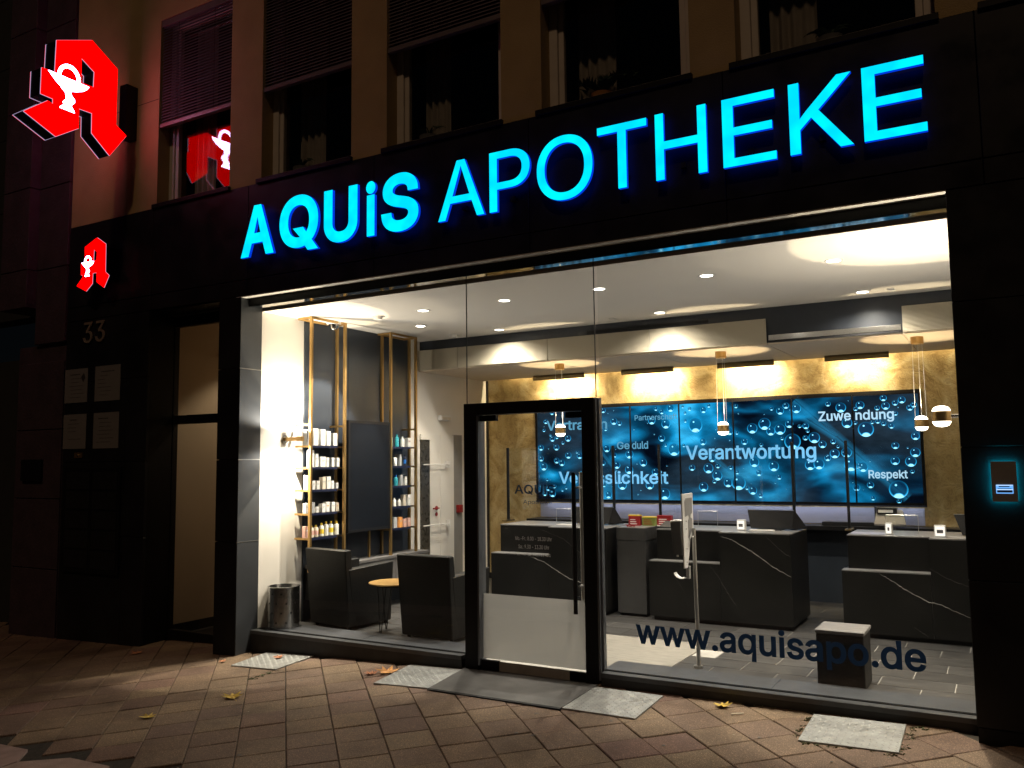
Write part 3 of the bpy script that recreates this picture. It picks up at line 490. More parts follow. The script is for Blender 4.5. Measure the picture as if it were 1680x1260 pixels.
'o':[415,[[336,-9,371,-14,400,-16,442,-15,474,-12,508,-5,538,3,563,13,598,32,629,55,652,76,678,105,693,126,708,150,727,189,741,226,751,264,759,310,762,356,761,408,757,452,751,487,741,526,727,563,709,601,690,632,669,658,641,687,611,711,586,727,558,741,528,752,494,761,458,766,428,768,387,767,355,764,322,757,294,749,266,737,234,720,204,699,175,672,151,645,131,616,114,586,98,552,89,526,79,487,71,441,68,392,68,356,71,310,79,264,89,226,103,189,113,167,131,137,152,107,175,81,204,54,234,32,266,15,306,-1],[402,660,426,660,458,657,496,646,513,638,530,628,552,611,570,592,583,576,595,557,615,515,623,490,630,460,635,426,638,391,638,358,636,329,632,300,625,270,609,220,598,199,584,177,571,160,552,141,530,124,513,114,496,106,473,99,444,93,426,92,402,92,372,95,350,101,331,107,300,124,280,140,262,158,247,177,236,193,223,218,215,235,207,260,199,293,195,323,192,358,192,391,194,421,203,473,211,502,223,533,232,552,246,574,262,594,280,612,310,634,331,645,354,653,372,657]]],
'p':[424,[[106,-286,228,-286,228,118,236,117,276,62,294,43,322,22,353,4,386,-8,418,-14,443,-16,492,-15,530,-9,564,1,602,17,638,40,660,59,683,81,699,101,720,131,741,169,756,210,765,244,774,289,779,332,780,360,779,424,774,466,765,511,755,548,741,585,720,623,699,653,683,673,654,701,626,722,593,740,550,756,514,764,492,767,471,768,428,767,398,764,371,758,340,745,302,719,274,692,249,659,236,639,224,638,224,758,106,758],[428,94,403,97,382,101,362,108,343,117,324,130,307,144,291,161,277,179,266,196,254,220,245,244,237,270,232,297,228,328,226,360,226,396,232,459,237,486,245,512,252,532,264,557,277,578,289,594,305,610,322,624,342,637,358,645,378,652,402,657,428,660,453,660,478,657,498,653,518,647,539,637,571,613,589,595,608,570,621,547,630,528,645,479,654,426,656,396,656,360,651,308,645,277,637,248,627,222,617,200,605,180,591,162,568,140,548,124,517,107,497,101,478,97,452,94]]],
'q':[424,[[744,-286,744,758,626,758,626,638,614,639,600,660,583,682,565,703,544,722,509,745,497,751,472,759,455,763,422,767,379,768,358,767,336,764,300,756,257,740,224,722,196,701,167,673,147,648,126,616,109,584,95,551,82,506,75,470,69,424,68,360,70,324,75,286,83,243,95,205,114,159,136,120,158,90,188,59,210,40,237,23,282,2,319,-9,357,-15,406,-16,432,-14,469,-7,497,4,529,23,556,44,574,62,599,96,611,117,622,118,622,-286],[422,94,397,94,372,97,352,101,332,107,300,124,279,141,261,158,249,174,234,198,222,223,211,252,205,272,198,302,194,330,192,360,192,396,194,426,203,479,211,508,220,532,232,556,243,573,257,591,273,608,290,622,311,637,332,647,352,653,372,657,397,660,422,660,447,657,468,653,488,646,507,637,526,624,542,611,559,594,575,574,586,556,596,536,605,512,613,486,618,459,624,396,623,336,615,282,608,256,596,224,587,205,574,182,555,157,537,139,522,127,506,117,486,107,465,101,446,97]]],
'r':[259,[[106,0,228,0,228,486,233,522,245,554,259,578,282,605,310,625,339,639,364,647,402,652,442,651,480,646,486,644,486,768,456,768,442,770,398,769,362,761,328,748,306,735,293,726,266,701,244,672,230,642,224,642,224,758,106,758]]],
's':[365,[[472,757,448,762,420,766,391,768,356,768,327,766,299,762,270,755,243,746,218,735,192,721,173,707,156,693,138,674,123,654,113,636,103,610,97,584,94,560,95,527,99,500,106,474,117,450,133,428,153,407,167,396,194,379,220,365,249,354,302,339,439,307,471,295,496,281,515,265,526,248,534,226,536,214,536,200,531,177,519,154,499,133,475,115,449,103,421,95,386,91,348,90,307,95,275,105,250,119,230,134,216,150,209,160,198,182,188,214,72,188,77,164,90,129,106,100,124,76,148,52,179,29,212,11,236,2,270,-7,305,-13,347,-16,382,-16,411,-14,448,-9,480,-1,506,7,529,16,558,32,581,49,597,63,615,82,632,105,644,126,653,148,659,176,662,202,661,241,655,271,647,291,637,310,620,334,600,354,586,365,564,379,536,393,516,401,480,413,320,452,278,467,253,482,241,493,229,508,222,525,218,546,218,561,220,575,223,586,229,599,241,616,262,634,291,650,324,661,347,665,387,666,414,663,440,657,468,645,484,634,507,609,523,585,536,554,648,580,640,606,628,632,609,663,593,684,565,711,538,729,510,743]]],
't':[227,[[424,3,404,108,362,101,330,100,310,103,287,111,277,117,269,125,261,138,255,157,252,184,252,654,408,654,408,758,252,758,252,942,130,942,130,758,12,758,12,654,130,654,130,175,132,150,138,120,144,102,153,82,173,54,188,38,201,28,217,18,235,9,261,1,282,-4,323,-8,381,-7,401,-3]]],
'u':[410,[[106,758,106,259,107,236,113,190,125,146,145,105,169,70,188,51,209,34,248,13,272,3,306,-5,338,-9,377,-10,412,-7,445,1,472,11,503,27,528,44,551,66,564,83,581,110,596,138,596,0,714,0,714,758,592,758,592,292,590,268,586,245,575,212,561,184,545,162,532,147,508,129,481,115,450,105,422,101,390,100,367,102,342,107,319,116,294,131,274,150,255,173,245,193,235,223,229,254,228,274,228,758]]],
'w':[567,[[1090,758,960,757,845,348,817,233,794,133,765,270,724,429,632,757,504,758,401,388,367,249,340,131,313,253,293,332,174,757,46,758,188,286,276,0,398,1,455,204,519,422,555,562,567,617,626,385,736,1,858,0]]],
'ä':[389,[[674,0,673,532,669,570,658,610,647,636,626,670,611,689,589,709,563,726,535,741,518,747,489,756,458,763,428,767,406,768,360,767,328,764,298,759,265,750,232,738,209,727,182,711,144,680,122,655,98,618,82,582,200,548,215,575,231,597,246,612,263,625,291,641,325,654,361,661,404,662,435,659,465,651,484,642,506,628,526,607,539,585,546,564,551,534,552,504,550,494,545,484,536,474,520,465,508,461,484,455,323,436,280,429,238,419,206,409,182,399,145,380,116,359,91,330,76,302,70,286,64,263,60,229,61,186,69,147,83,110,104,78,118,60,146,35,176,16,198,5,226,-5,263,-13,295,-17,334,-18,369,-15,401,-8,432,3,459,15,486,33,504,50,530,80,544,104,554,104,554,0],[552,380,552,266,548,240,542,220,529,190,514,168,489,141,465,123,436,108,399,96,354,90,313,91,279,98,260,104,245,111,219,128,207,140,198,152,188,176,185,193,184,219,187,241,193,258,203,275,216,288,232,301,266,317,302,327,344,335,423,345,484,356,534,369],[308,1002,298,1018,288,1027,266,1041,248,1045,227,1046,210,1043,201,1039,187,1031,172,1018,159,996,155,979,154,959,156,946,160,934,169,920,178,910,190,899,205,891,227,886,248,887,265,891,280,899,292,910,301,920,310,934,315,953,316,973,314,986],[585,1018,574,1029,558,1039,547,1043,529,1046,515,1046,497,1043,480,1035,472,1029,460,1018,453,1008,447,996,443,979,442,959,444,946,448,934,457,920,472,904,480,897,496,890,509,887,529,886,542,888,558,894,574,904,585,915,591,923,597,934,601,952,602,974,600,988,596,1000]]]}
def grow(q, d):
    """closed outline (solid on the left) moved outward by d units with mitred corners"""
    n = len(q)//2; P = [(q[2*i]/2, q[2*i+1]/2) for i in range(n)]; o = []
    for i in range(n):
        (ax, ay), (bx, by), (cx, cy) = P[i-1], P[i], P[(i+1) % n]
        l1 = math.hypot(bx-ax, by-ay) or 1; l2 = math.hypot(cx-bx, cy-by) or 1
        n1 = ((by-ay)/l1, -(bx-ax)/l1); n2 = ((cy-by)/l2, -(cx-bx)/l2)
        mx, my = n1[0]+n2[0], n1[1]+n2[1]; ml = math.hypot(mx, my) or 1; mx /= ml; my /= ml
        k = d/max(.42, mx*n1[0]+my*n1[1]); o.append((bx+mx*k, by+my*k))
    for _ in range(12):             # drop edges that turned over
        n = len(o); bad = [i for i in range(n) if (o[(i+1) % n][0]-o[i][0])*(P[(i+1) % n][0]-P[i][0])+(o[(i+1) % n][1]-o[i][1])*(P[(i+1) % n][1]-P[i][1]) <= 0]
        if not bad or d == 0: break
        i = bad[0]; j = (i+1) % n; o[i] = ((o[i][0]+o[j][0])/2, (o[i][1]+o[j][1])/2); P[i] = ((P[i][0]+P[j][0])/2, (P[i][1]+P[j][1])/2); del o[j]; del P[j]
    return o
def glyph_mesh(s, off=0.0, depth=.004, res=4, track=0.0):
    """mesh of string s in glyph units/1000, lying in XY; every character is filled on its own"""
    x = 0.; tmp = []
    for ch in s:
        if ch == ' ': x += 200; continue
        adv, spl = GLY[ch]
        cu = bpy.data.curves.new('g', 'CURVE'); cu.dimensions = '2D'; cu.fill_mode = 'BOTH'
        for q in spl:
            P = grow(q, off*1000); n = len(P); sp = cu.splines.new('POLY'); sp.points.add(n-1); sp.use_cyclic_u = True
            for i in range(n): sp.points[i].co = ((P[i][0]+x)/1000, P[i][1]/1000, 0, 1)
        cu.extrude = depth/2; x += adv+track
        o = bpy.data.objects.new('g', cu); C.objects.link(o); tmp.append((o, cu))
    dg = bpy.context.evaluated_depsgraph_get(); dg.update(); bm = bmesh.new()
    for o, cu in tmp:
        me = bpy.data.meshes.new_from_object(o.evaluated_get(dg), depsgraph=dg); bm.from_mesh(me); bpy.data.meshes.remove(me)
    for o, cu in tmp: bpy.data.objects.remove(o); bpy.data.curves.remove(cu)
    me = bpy.data.meshes.new('glyphs'); bm.to_mesh(me); bm.free(); me.materials.clear()
    return me
def text(name, s, x0, z0, cap, y, m, parent, x1=None, bold=0.0, depth=.003, m_side=None, track=0, fit_z=None, res=4):
    """s standing on plane y, facing -y; left edge x0, baseline z0, capital height cap; x1 fits the right edge"""
    k = cap/.509
    me = glyph_mesh(s, off=bold/k, depth=depth/k, track=track, res=res)
    xs = [v.co.x for v in me.vertices]; ys = [v.co.y for v in me.vertices]; zs = [v.co.z for v in me.vertices]
    a, b = min(xs), max(xs); kx = k if x1 is None else (x1-x0)/(b-a)
    lo, hi = (0, .509) if fit_z is None else (min(ys), max(ys))
    kz = k if fit_z is None else (fit_z[1]-fit_z[0])/(hi-lo); zb = z0 if fit_z is None else fit_z[0]
    zc = max(zs)
    for v in me.vertices:
        gx, gy, gz = v.co
        v.co = (x0+(gx-a)*kx, y+(zc-gz)*k, zb+(gy-lo)*kz if fit_z is not None else zb+gy*kz)
    me.update()
    me.materials.append(MT[m])
    if m_side:
        me.materials.append(MT[m_side])
        for p in me.polygons: p.material_index = 0 if p.normal.y < -.7 else 1
    o = bpy.data.objects.new(name, me); C.objects.link(o)
    if parent is not None: attach(o, parent)
    return o

# ================================================================== GROUND
def interp(x, pts):
    if x <= pts[0][0]: return pts[0][1]
    for (a, b), (c, d) in zip(pts[:-1], pts[1:]):
        if x <= c: return b+(d-b)*(x-a)/(c-a)
    return pts[-1][1]
GP = [(-14, -.42), (-10, -.32), (-6.62, -.21), (-5.3, -.155), (-4.05, -.115), (-2.8, -.10), (-.3, -.082), (6, -.04)]
def gz(x, y): return interp(x, GP)+.035*min(y+.1, 0)
gb = MB()
xs = [-60, -30, -14, -12, -10, -8, -6.62, -5.9, -5.3, -4.6, -4.05, -2.8, -1.5, -.3, 2, 6, 20, 60]; ys = [-60, -30, -12, -6, -3, -1.5, -.1, .4]
for y in ys:
    for x in xs: gb.v.append((x, y, gz(max(-14, min(6, x)), max(-6, y))-.012))
for j in range(len(ys)-1):
    for i in range(len(xs)-1): a = j*len(xs)+i; gb.f.append((a, a+1, a+1+len(xs), a+len(xs)))
gnd = gb.build('ground', 'joint_fill'); gnd['kind'] = 'structure'
pav = thing('pavement', 'square reddish brown concrete slabs laid diagonally in front of the shop', 'pavement'); del pav['category']; del pav['label']
pav['kind'] = 'structure'
# slab mesh: worn edges, 5 cm thick
T = .30; g2_ = .0035
def slab_mesh(name, jit):
    h = T/2-g2_; b = .005; me = bpy.data.meshes.new(name)
    rr = random.Random(jit)
    v = []; f = []
    n = 3
    def ring(s_, z):
        k = len(v)
        for sx, sy in ((-1, -1), (1, -1), (1, 1), (-1, 1)): v.append((sx*(s_+.0025)+rr.uniform(-.0008, .0008), sy*(s_+.0045)+rr.uniform(-.0008, .0008), z+rr.uniform(-.0006, .0006)))
        return k
    a = ring(h, -.05); c = ring(h, -b); d = ring(h-b, 0)
    for p, q in ((a, c), (c, d)):
        for i in range(4): f.append((p+i, p+(i+1) % 4, q+(i+1) % 4, q+i))
    f.append((d, d+1, d+2, d+3)); me.from_pydata(v, [], f); me.materials.append(MT['paver']); me.update(); return me
SM = [slab_mesh('paver', i) for i in range(6)]
cand = []
s2 = math.sqrt(.5)
for i in range(-60, 30):            # courses, across
    e0 = -3.43+.3075*i+.155
    sh = random.Random(i*31).uniform(-.025, .025)-1.10 if i % 1 == 0 else 0
    for j in range(-60, 40):
        d0 = sh+.302*j+.15
        X = (e0+d0)*s2; Y = (e0-d0)*s2
        if Y > .12 or Y < -2.72+.16 or X < -12 or X > 2.5: continue
        if X > -6.55 and Y > .02: continue
        if Y > -.14 and X > -.2: continue
        cand.append(((Vector((X, Y, 0))-Vector((0, -6.2, 1.6))).length, X, Y, i, j))
cand = [c for c in cand if not (-3.86 < c[1] < -2.93 and c[2] > -.50)]
cand.sort()
vis = [c for c in cand if (c[1] < .35+.4*(c[2]+2.7) or c[1] < .2) and c[1] > -9.6]
vis = vis[:300]; vs_ = set(vis)
far = MB()
for c in cand:
    _, X, Y, i, j = c
    z = gz(X, Y)+random.uniform(-.003, .003)
    gxs = (gz(X+.15, Y)-gz(X-.15, Y))/.3
    rx = math.atan(.035)+random.uniform(-.004, .004); ry = -math.atan(gxs)+random.uniform(-.004, .004)
    M_ = Matrix.Translation((X, Y, z)) @ Matrix.Rotation(rx, 4, 'X') @ Matrix.Rotation(ry, 4, 'Y') @ Matrix.Rotation(R(-45)+random.uniform(-.009, .009), 4, 'Z')
    if c in vs_:
        o = bpy.data.objects.new('paver', SM[(i*7+j*3) % 6]); C.objects.link(o); o.matrix_world = M_; o.parent = pav
    else:
        k = len(far.v); me = SM[0]
        far.v += [tuple(M_ @ v.co) for v in me.vertices]; far.f += [tuple(k+q for q in p.vertices) for p in me.polygons]
o = far.build('paver', 'paver', pav); o['kind'] = 'stuff'
# trodden-in gum and grit
for mname, cnt, seed in (('gum', 70, 4), ('gum_pale', 26, 8)):
    gm = MB(); rr = random.Random(seed)
    for i in range(cnt):
        x = rr.uniform(-8.2, .2); y = rr.uniform(-2.65, -.2)
        if -4.1 < x < -2.75 and y > -.8: continue
        r_ = rr.uniform(.006, .017) if mname == 'gum' else rr.uniform(.003, .009); k = len(gm.v); n = 9
        pts = [(x+math.cos(6.283*q/n)*r_*rr.uniform(.7, 1.2), y+math.sin(6.283*q/n)*r_*rr.uniform(.7, 1.2)) for q in range(n)]
        gm.v += [(px, py, gz(px, py)+.0034) for px, py in pts]+[(x, y, gz(x, y)+.0048)]
        gm.f += [(k+q, k+(q+1) % n, k+n) for q in range(n)]
    o = gm.build('gum_spots' if mname == 'gum' else 'grit', mname, pav); o['kind'] = 'stuff'
# cut half slabs along the border, then the paler border slabs
bord = MB()
for k in range(26):
    x0 = -11.6+k*.86
    z = lambda x, y: gz(x, y)
    y1, y0 = -2.735, -3.55; ch = .17
    poly = [(x0+.01, y0), (x0+.85, y0), (x0+.85, y1-ch), (x0+.85-ch, y1), (x0+.01+ch*1.6, y1), (x0+.01, y1-ch)]
    if k > 11: continue
    n = len(bord.v)
    for dz in (-.05, .006):
        for px, py in poly: bord.v.append((px, py, z(px, py)+dz))
    bord.f.append(tuple(n+6+i for i in range(6)))
    for i in range(6): bord.f.append((n+i, n+(i+1) % 6, n+6+(i+1) % 6, n+6+i))
    pc = MB(); pc.v = bord.v[n:]; pc.f = [tuple(q-n for q in f) for f in bord.f if min(f) >= n]
    pc.build('border_slab', 'kerb_slab', pav)
rest = MB()
for i in range(22):                 # the rest of the pavement towards the street, in front of the camera's feet
    for j in range(6):
        x0 = -1.2+i*.31-6; y0 = -3.9-j*.31
        if x0 < -1.3: continue

# ================================================================== BUILDING
bld = thing('apartment_building', 'ochre rendered house with a black clad ground floor holding the lit pharmacy shopfront', 'building', (-4.5, -.28, -.1))
FY = -.28
# --- black cladding panels of the fascia and piers
def panel(x0, x1, z0, z1, y0=FY, y1=FY+.03, m='cladding', name='cladding_panel'):
    return MB().box(x0+.003, x1-.003, y0, y1, z0+.003, z1-.003).build(name, m, bld, bevel=.002, seg=1)
zs_ = [3.275, 3.44, 4.395]
fx = [-9.385, -7.9, -6.45, -4.85, -3.25, -1.65, -.05, 1.6, 3.2]
for a, b in zip(fx[:-1], fx[1:]):
    panel(a, b, 3.44, 4.395); panel(a, b, 3.275, 3.437)
B('fascia_backing', 'black_metal', bld, -9.38, 3.2, FY+.032, -.18, 3.28, 4.39)
# underside of the fascia: the pale strip seen along its lower edge, then the lintel box with its polished underside
B('fascia_underside', 'trim_strip', bld, -6.60, -.262, FY+.002, FY+.1, 3.266, 3.274)
B('lintel', 'black_metal', bld, -6.53, -.262, -.18, -.004, 3.187, 3.28)
B('lintel_underside', 'soffit_metal', bld, -6.528, -.264, -.178, -.006, 3.1835, 3.1865)
# right pier
for z0, z1 in ((-.12, .0), (.0, .86), (.86, 1.66), (1.66, 2.56), (2.56, 3.272)):
    if z0 < 0 and z1 <= .001: B('pier_plinth', 'black_metal', bld, -.262, 3.2, FY+.012, -.05, -.14, -.004); continue
    panel(-.268, 1.4, z0, z1); panel(1.4, 3.2, z0, z1)
    MB().box(-.268, -.262, FY+.031, .0, z0+.003, z1-.003).build('cladding_reveal', 'dark_metal', bld)
B('pier_core', 'black_metal', bld, -.262, 3.2, FY+.031, .3, -.0, 3.4)
# left pier between shop window and house entrance, with grey metal reveal panels facing the glass
for z0, z1 in ((-.24, .86), (.86, 1.66), (1.66, 2.56), (2.56, 3.272)):
    panel(-6.843, -6.535, z0, z1)
    MB().box(-6.534, -6.529, FY+.003, -.002, z0+.004, z1-.004).build('reveal_panel', 'pillar_cladding', bld)
    if z0 > 0: B('panel_joint', 'brushed_steel', bld, -6.540, -6.5275, FY+.0, -.002, z0-.004, z0+.004)
B('pier_core', 'black_metal', bld, -6.84, -6.54, FY+.031, .1, -.3, 3.3)
# entrance side: wall with the name plates
for z0, z1 in ((-.5, .86), (.86, 1.66), (1.66, 2.56), (2.56, 3.272)):
    for a, b in ((-9.385, -8.28), (-8.28, -7.925)): panel(a, b, z0, z1)
B('wall_core', 'black_metal', bld, -9.38, -7.935, FY+.031, .05, -.5, 3.4)
# --- upper storey of ochre render with window openings
WL = [-7.87, -6.29, -4.715, -3.13, -1.55, .02]; WR = [-6.742, -5.13, -3.51, -1.89, -.265, 1.30]
ZT, ZB = 6.52, 4.30
w = MB(); D = .30
ed = [-9.39]
for a, b in zip(WL, WR): ed += [a, b]
ed.append(3.6)
for i in range(0, len(ed), 2): w.box(ed[i], ed[i+1], FY+.012, FY+.012+D, 4.398, ZT)
w.box(-9.39, 3.6, FY+.0121, FY+.0119+D, ZT, 9.0)
w.build('wall', 'stucco', bld)
for a, b in zip(WL, WR): B('wall', 'stucco', bld, a, b, FY+.05, FY+.0115+D, 4.0, 4.385)
for z in (5.62,): MB().box(-9.391, -7.875, FY+.010, FY+.0125, z, z+.006).build('render_joint', 'joint_fill', bld)
for k, (a, b) in enumerate(zip(WL, WR)):
    wn_ = node('window', (a, FY, 4.4), bld)
    fy = FY+.16
    f = MB(); f.box(a+.0, a+.075, fy, fy+.07, 4.42, ZT); f.box(b-.075, b, fy, fy+.07, 4.42, ZT); f.box(a+.075, b-.075, fy, fy+.07, 4.42, 4.48)
    f.box(a+.075, b-.075, fy, fy+.07, ZT-.07, ZT); f.build('window_frame', 'window_frame', wn_, bevel=.004, seg=1)
    s = MB(); s.box(a+.077, a+.125, fy+.02, fy+.068, 4.482, ZT-.072); s.box(b-.125, b-.077, fy+.02, fy+.068, 4.482, ZT-.072)
    s.box(a+.125, b-.125, fy+.02, fy+.068, 4.482, 4.53); s.build('sash', 'window_frame', wn_, bevel=.004, seg=1)
    B('pane', 'window_glass', wn_, a+.125, b-.125, fy+.04, fy+.046, 4.53, ZT-.072)
    sb = MB().box(a-.045, b+.02, FY-.022, fy-.002, 4.386, 4.432).build('window_sill', 'black_metal', wn_, bevel=.003, seg=1)
    if k < 5:
        zb = 5.335 if k else 5.30
        n = int((ZT-.06-zb)/.033)
        sl_ = MB()
        for i in range(n):
            z = zb+.05+i*.033; sl_.hull8([(a+.004, FY+.032, z-.016), (b-.004, FY+.032, z-.016), (b-.004, FY+.056, z+.019), (a+.004, FY+.056, z+.019), (a+.004, FY+.032, z-.0145), (b-.004, FY+.032, z-.0145), (b-.004, FY+.056, z+.0205), (a+.004, FY+.056, z+.0205)])
        o = sl_.build('blind', 'blind_slat', wn_); o['kind'] = 'stuff'
        B('blind_rail', 'blind_rail', wn_, a+.002, b-.002, FY+.022, FY+.075, zb-.005, zb+.035, bevel=.004)
        B('blind_headrail', 'blind_rail', wn_, a+.002, b-.002, FY+.02, FY+.09, ZT-.075, ZT-.002, bevel=.004)
        for cx in (a+.25*(b-a), a+.75*(b-a)): MB().cyl((cx, FY+.028, zb+.03), (cx, FY+.028, ZT-.08), .0016, n=5).build('blind_cord', 'black_plastic', wn_)
    cv = MB(); n = 60; x0, x1 = a+.17, a+.17+(.34 if k != 2 else .28)     # gathered curtain, real folds
    for i in range(n+1):
        x = x0+(x1-x0)*i/n; y = FY+.37+.022*math.sin(i*.42+k)*(.7+.3*math.sin(i*.11))
        cv.v += [(x, y, 4.3), (x, y, 6.5)]
        if i: q = 2*i; cv.f.append((q-2, q, q+1, q-1))
    cv.build('curtain', 'curtain', wn_, smooth=True)
    B('dark_room', 'dark_room', wn_, a-.1, b+.1, 1.6, 1.62, 4.2, 6.8)
    rb = MB(); rb.box(a-.12, a-.1, FY+.32, 1.6, 4.2, 6.8); rb.box(b+.1, b+.12, FY+.32, 1.6, 4.2, 6.8); rb.box(a-.1, b+.1, FY+.32, 1.6, 4.2, 4.22); rb.box(a-.1, b+.1, FY+.32, 1.6, 6.78, 6.8)
    rb.build('dark_room', 'dark_room', wn_)
# roof/upper bulk so that no sky light leaks in from above
B('roof', 'dark_room', bld, -9.39, 3.6, FY+.32, 6.0, 8.9, 9.0)
B('back_wall', 'dark_room', bld, -9.39, 3.6, 5.2, 5.3, -.5, 8.9)
B('side_wall', 'dark_room', bld, -9.39, -9.3, .35, 5.2, -.5, 8.9)
B('side_wall', 'dark_room', bld, 3.5, 3.6, .02, 5.2, -.5, 8.9)
B('storey_floor', 'dark_room', bld, -9.3, 3.5, FY+.34, 5.2, 3.42, 3.6)

# --- house plants behind the upper windows
def plant(px, pz, kind, label):
    t = thing('potted_plant', label, 'plant', (px, FY+.27, 4.43))
    pot = MB().lathe([(0, 4.435), (.06, 4.435), (.09, 4.56), (.095, 4.58), (.08, 4.58), (.07, 4.56), (0, 4.56)], (px, FY+.30, 0), n=16).build('pot', 'box_orange' if kind else 'grey_plastic', t, smooth=True)
    lf = MB(); rr = random.Random(int(px*100))
    for i in range(16 if kind else 26):
        a = rr.uniform(0, 6.28); L_ = rr.uniform(.18, .34) if kind else rr.uniform(.10, .2); pr = Vector((px, FY+.30, 4.57)); d = Vector((math.cos(a), math.sin(a)*.35, 0))
        for s_ in range(7):
            t_ = (s_+1)/7; nx = Vector((px, FY+.30, 4.57))+d*L_*t_+Vector((0, 0, (.30 if kind else .22)*t_*(1.2-t_*.9)))
            w_ = .016*(1.1-t_); sd_ = Vector((-d.y, d.x, 0))*w_+Vector((0, 0, w_))
            k = len(lf.v); lf.v += [tuple(pr-sd_), tuple(pr+sd_), tuple(nx+sd_), tuple(nx-sd_)]; lf.f.append((k, k+1, k+2, k+3))
            if kind:
                for sg in (-1, 1):
                    tip = nx+Vector((-d.y*sg, d.x*sg*.4, .3)).normalized()*.06; k = len(lf.v); lf.v += [tuple(pr), tuple(nx), tuple(tip)]; lf.f.append((k, k+1, k+2))
            pr = nx
    lf.build('foliage', 'plant_dark', t)
plant(-6.02, 4.6, 0, 'small spiky dark plant on the upper window sill above the letters A and Q')
plant(-2.72, 4.6, 1, 'dark fern in a reddish pot behind the upper window above letter O')
plant(-5.0+.55, 4.6, 0, 'low dark plant behind the upper window above the gap between the two words')
plant(-.95, 4.6, 0, 'bushy dark plant behind the upper window above the letter K')

# --- neighbour building at the far left
nb = thing('neighbour_building', 'dark stone faced building at the left edge of the picture, its upper floor jutting out', 'building', (-10.4, -.3, -.3))
MB().box(-10.35, -9.40, FY+.02, .3, -.6, 3.05).build('wall', 'stone_neighbour', nb)
MB().box(-16, -10.36, FY+.45, 1.2, -.8, 3.0).build('wall', 'dark_room', nb)
for z0, z1 in ((3.06, 3.95), (3.96, 4.95), (4.96, 5.95), (5.96, 6.95), (6.96, 7.95), (7.96, 9.0)):
    MB().box(-9.99, -9.402, FY-.02, .3, z0, z1).build('stone_block', 'stone_neighbour', nb, bevel=.004, seg=1)
    MB().box(-10.55, -9.995, FY-.14, .3, max(z0, 3.5), z1).build('stone_block', 'stone_neighbour', nb, bevel=.004, seg=1)
    MB().box(-16, -10.56, FY+.3, .3, max(z0, 3.5), z1).build('stone_block', 'dark_room', nb)
for z0 in (-.35, .45, 1.25, 2.05):
    MB().box(-10.32, -9.42, FY-.0, FY+.022, z0, z0+.79).build('stone_block', 'stone_neighbour', nb, bevel=.004, seg=1)
B('letter_slot', 'black_metal', nb, -10.15, -9.75, FY-.03, FY-.001, 1.45, 1.70)

# --- front steps (stone sill under the glass)
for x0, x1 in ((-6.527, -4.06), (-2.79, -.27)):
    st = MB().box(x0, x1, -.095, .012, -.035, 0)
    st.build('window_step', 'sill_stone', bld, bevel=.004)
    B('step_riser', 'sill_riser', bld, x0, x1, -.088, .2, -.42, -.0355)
    B('glazing_channel', 'black_metal', bld, x0, x1, -.016, -.009, .0005, .006); B('glazing_channel', 'chrome', bld, x0, x1, -.0088, .0088, .0005, .004); B('glazing_channel', 'black_metal', bld, x0, x1, .009, .016, .0005, .006)
# inner ledges behind the glass
nl = 0
for x0, x1, k in ((-6.525, -3.985, 2), (-2.83, -.265, 2)):
    for i in range(k):
        a = x0+(x1-x0)*i/k; b = x0+(x1-x0)*(i+1)/k
        B('ledge_slab', 'ledge_stone', bld, a+.0015, b-.0015, .0175, .345, -.03, 0, bevel=.003)

# --- shop glazing: fixed panes left, above the door and right
def pane(x0, x1, z0, z1): MB().box(x0, x1, -.006, .006, z0, z1).build('shop_pane', 'pane_glass', bld)
pane(-6.527, -4.046, .004, 3.181)
pane(-4.042, -2.826, 2.112, 3.181)
pane(-2.79, -.27, .004, 3.181)
for x in (-4.044, -2.824): B('silicone_joint', 'black_metal', bld, x-.0018, x+.0018, -.0065, .0065, 2.11, 3.182)
# --- door
dr = MB(); x0, x1, x2, x3 = -4.043, -3.918, -2.93, -2.822
dr.box(x0, x1, -.06, .06, -.11, 2.105); dr.box(x2, x3, -.06, .06, -.11, 2.105); dr.box(x1, x2, -.06, .06, 2.005, 2.105)
door = dr.build('shop_door', 'black_metal', bld, bevel=.003, seg=1)
for x in (-2.815, -3.912): B('frame_strip', 'frame_grey', door, x-.006, x+.010, -.055, .055, -.07, 2.095 if x > -3 else 2.0)
B('frame_strip', 'frame_grey', door, -2.803, -2.792, -.02, .03, 0, 3.18-1.08)
B('door_leaf', 'pane_glass', door, -3.90, -2.935, -.006, .006, -.045, 2.0)
B('frosted_film', 'frosted_film', door, -3.898, -2.937, .0075, .0085, -.02, .51)
for a, b, c, d in ((-3.905, -3.745, -.105, -.03), (-3.09, -2.935, -.105, -.035), (-3.905, -3.745, 1.952, 2.0), (-3.09, -2.935, 1.952, 2.0)):
    B('patch_fitting', 'black_metal', door, a, b, -.022, .022, c, d, bevel=.003)
def handle(y, x, z0, z1, m, r=.017):
    h = MB(); h.cyl((x, y, z0), (x, y, z1), r, n=16)
    sgn = 1 if y > 0 else -1
    for z in (z0+.12, z1-.12): h.cyl((x, sgn*.007, z), (x, y, z), .009, n=10)
    h.build('pull_handle', m, door, smooth=True)
handle(-.08, -2.998, .42, 1.515, 'dark_metal'); handle(.08, -3.004, .50, 1.515, 'handle_steel', .019)
B('threshold', 'dark_metal', bld, -4.06, -2.80, -.10, .12, -.16, -.112, bevel=.004)

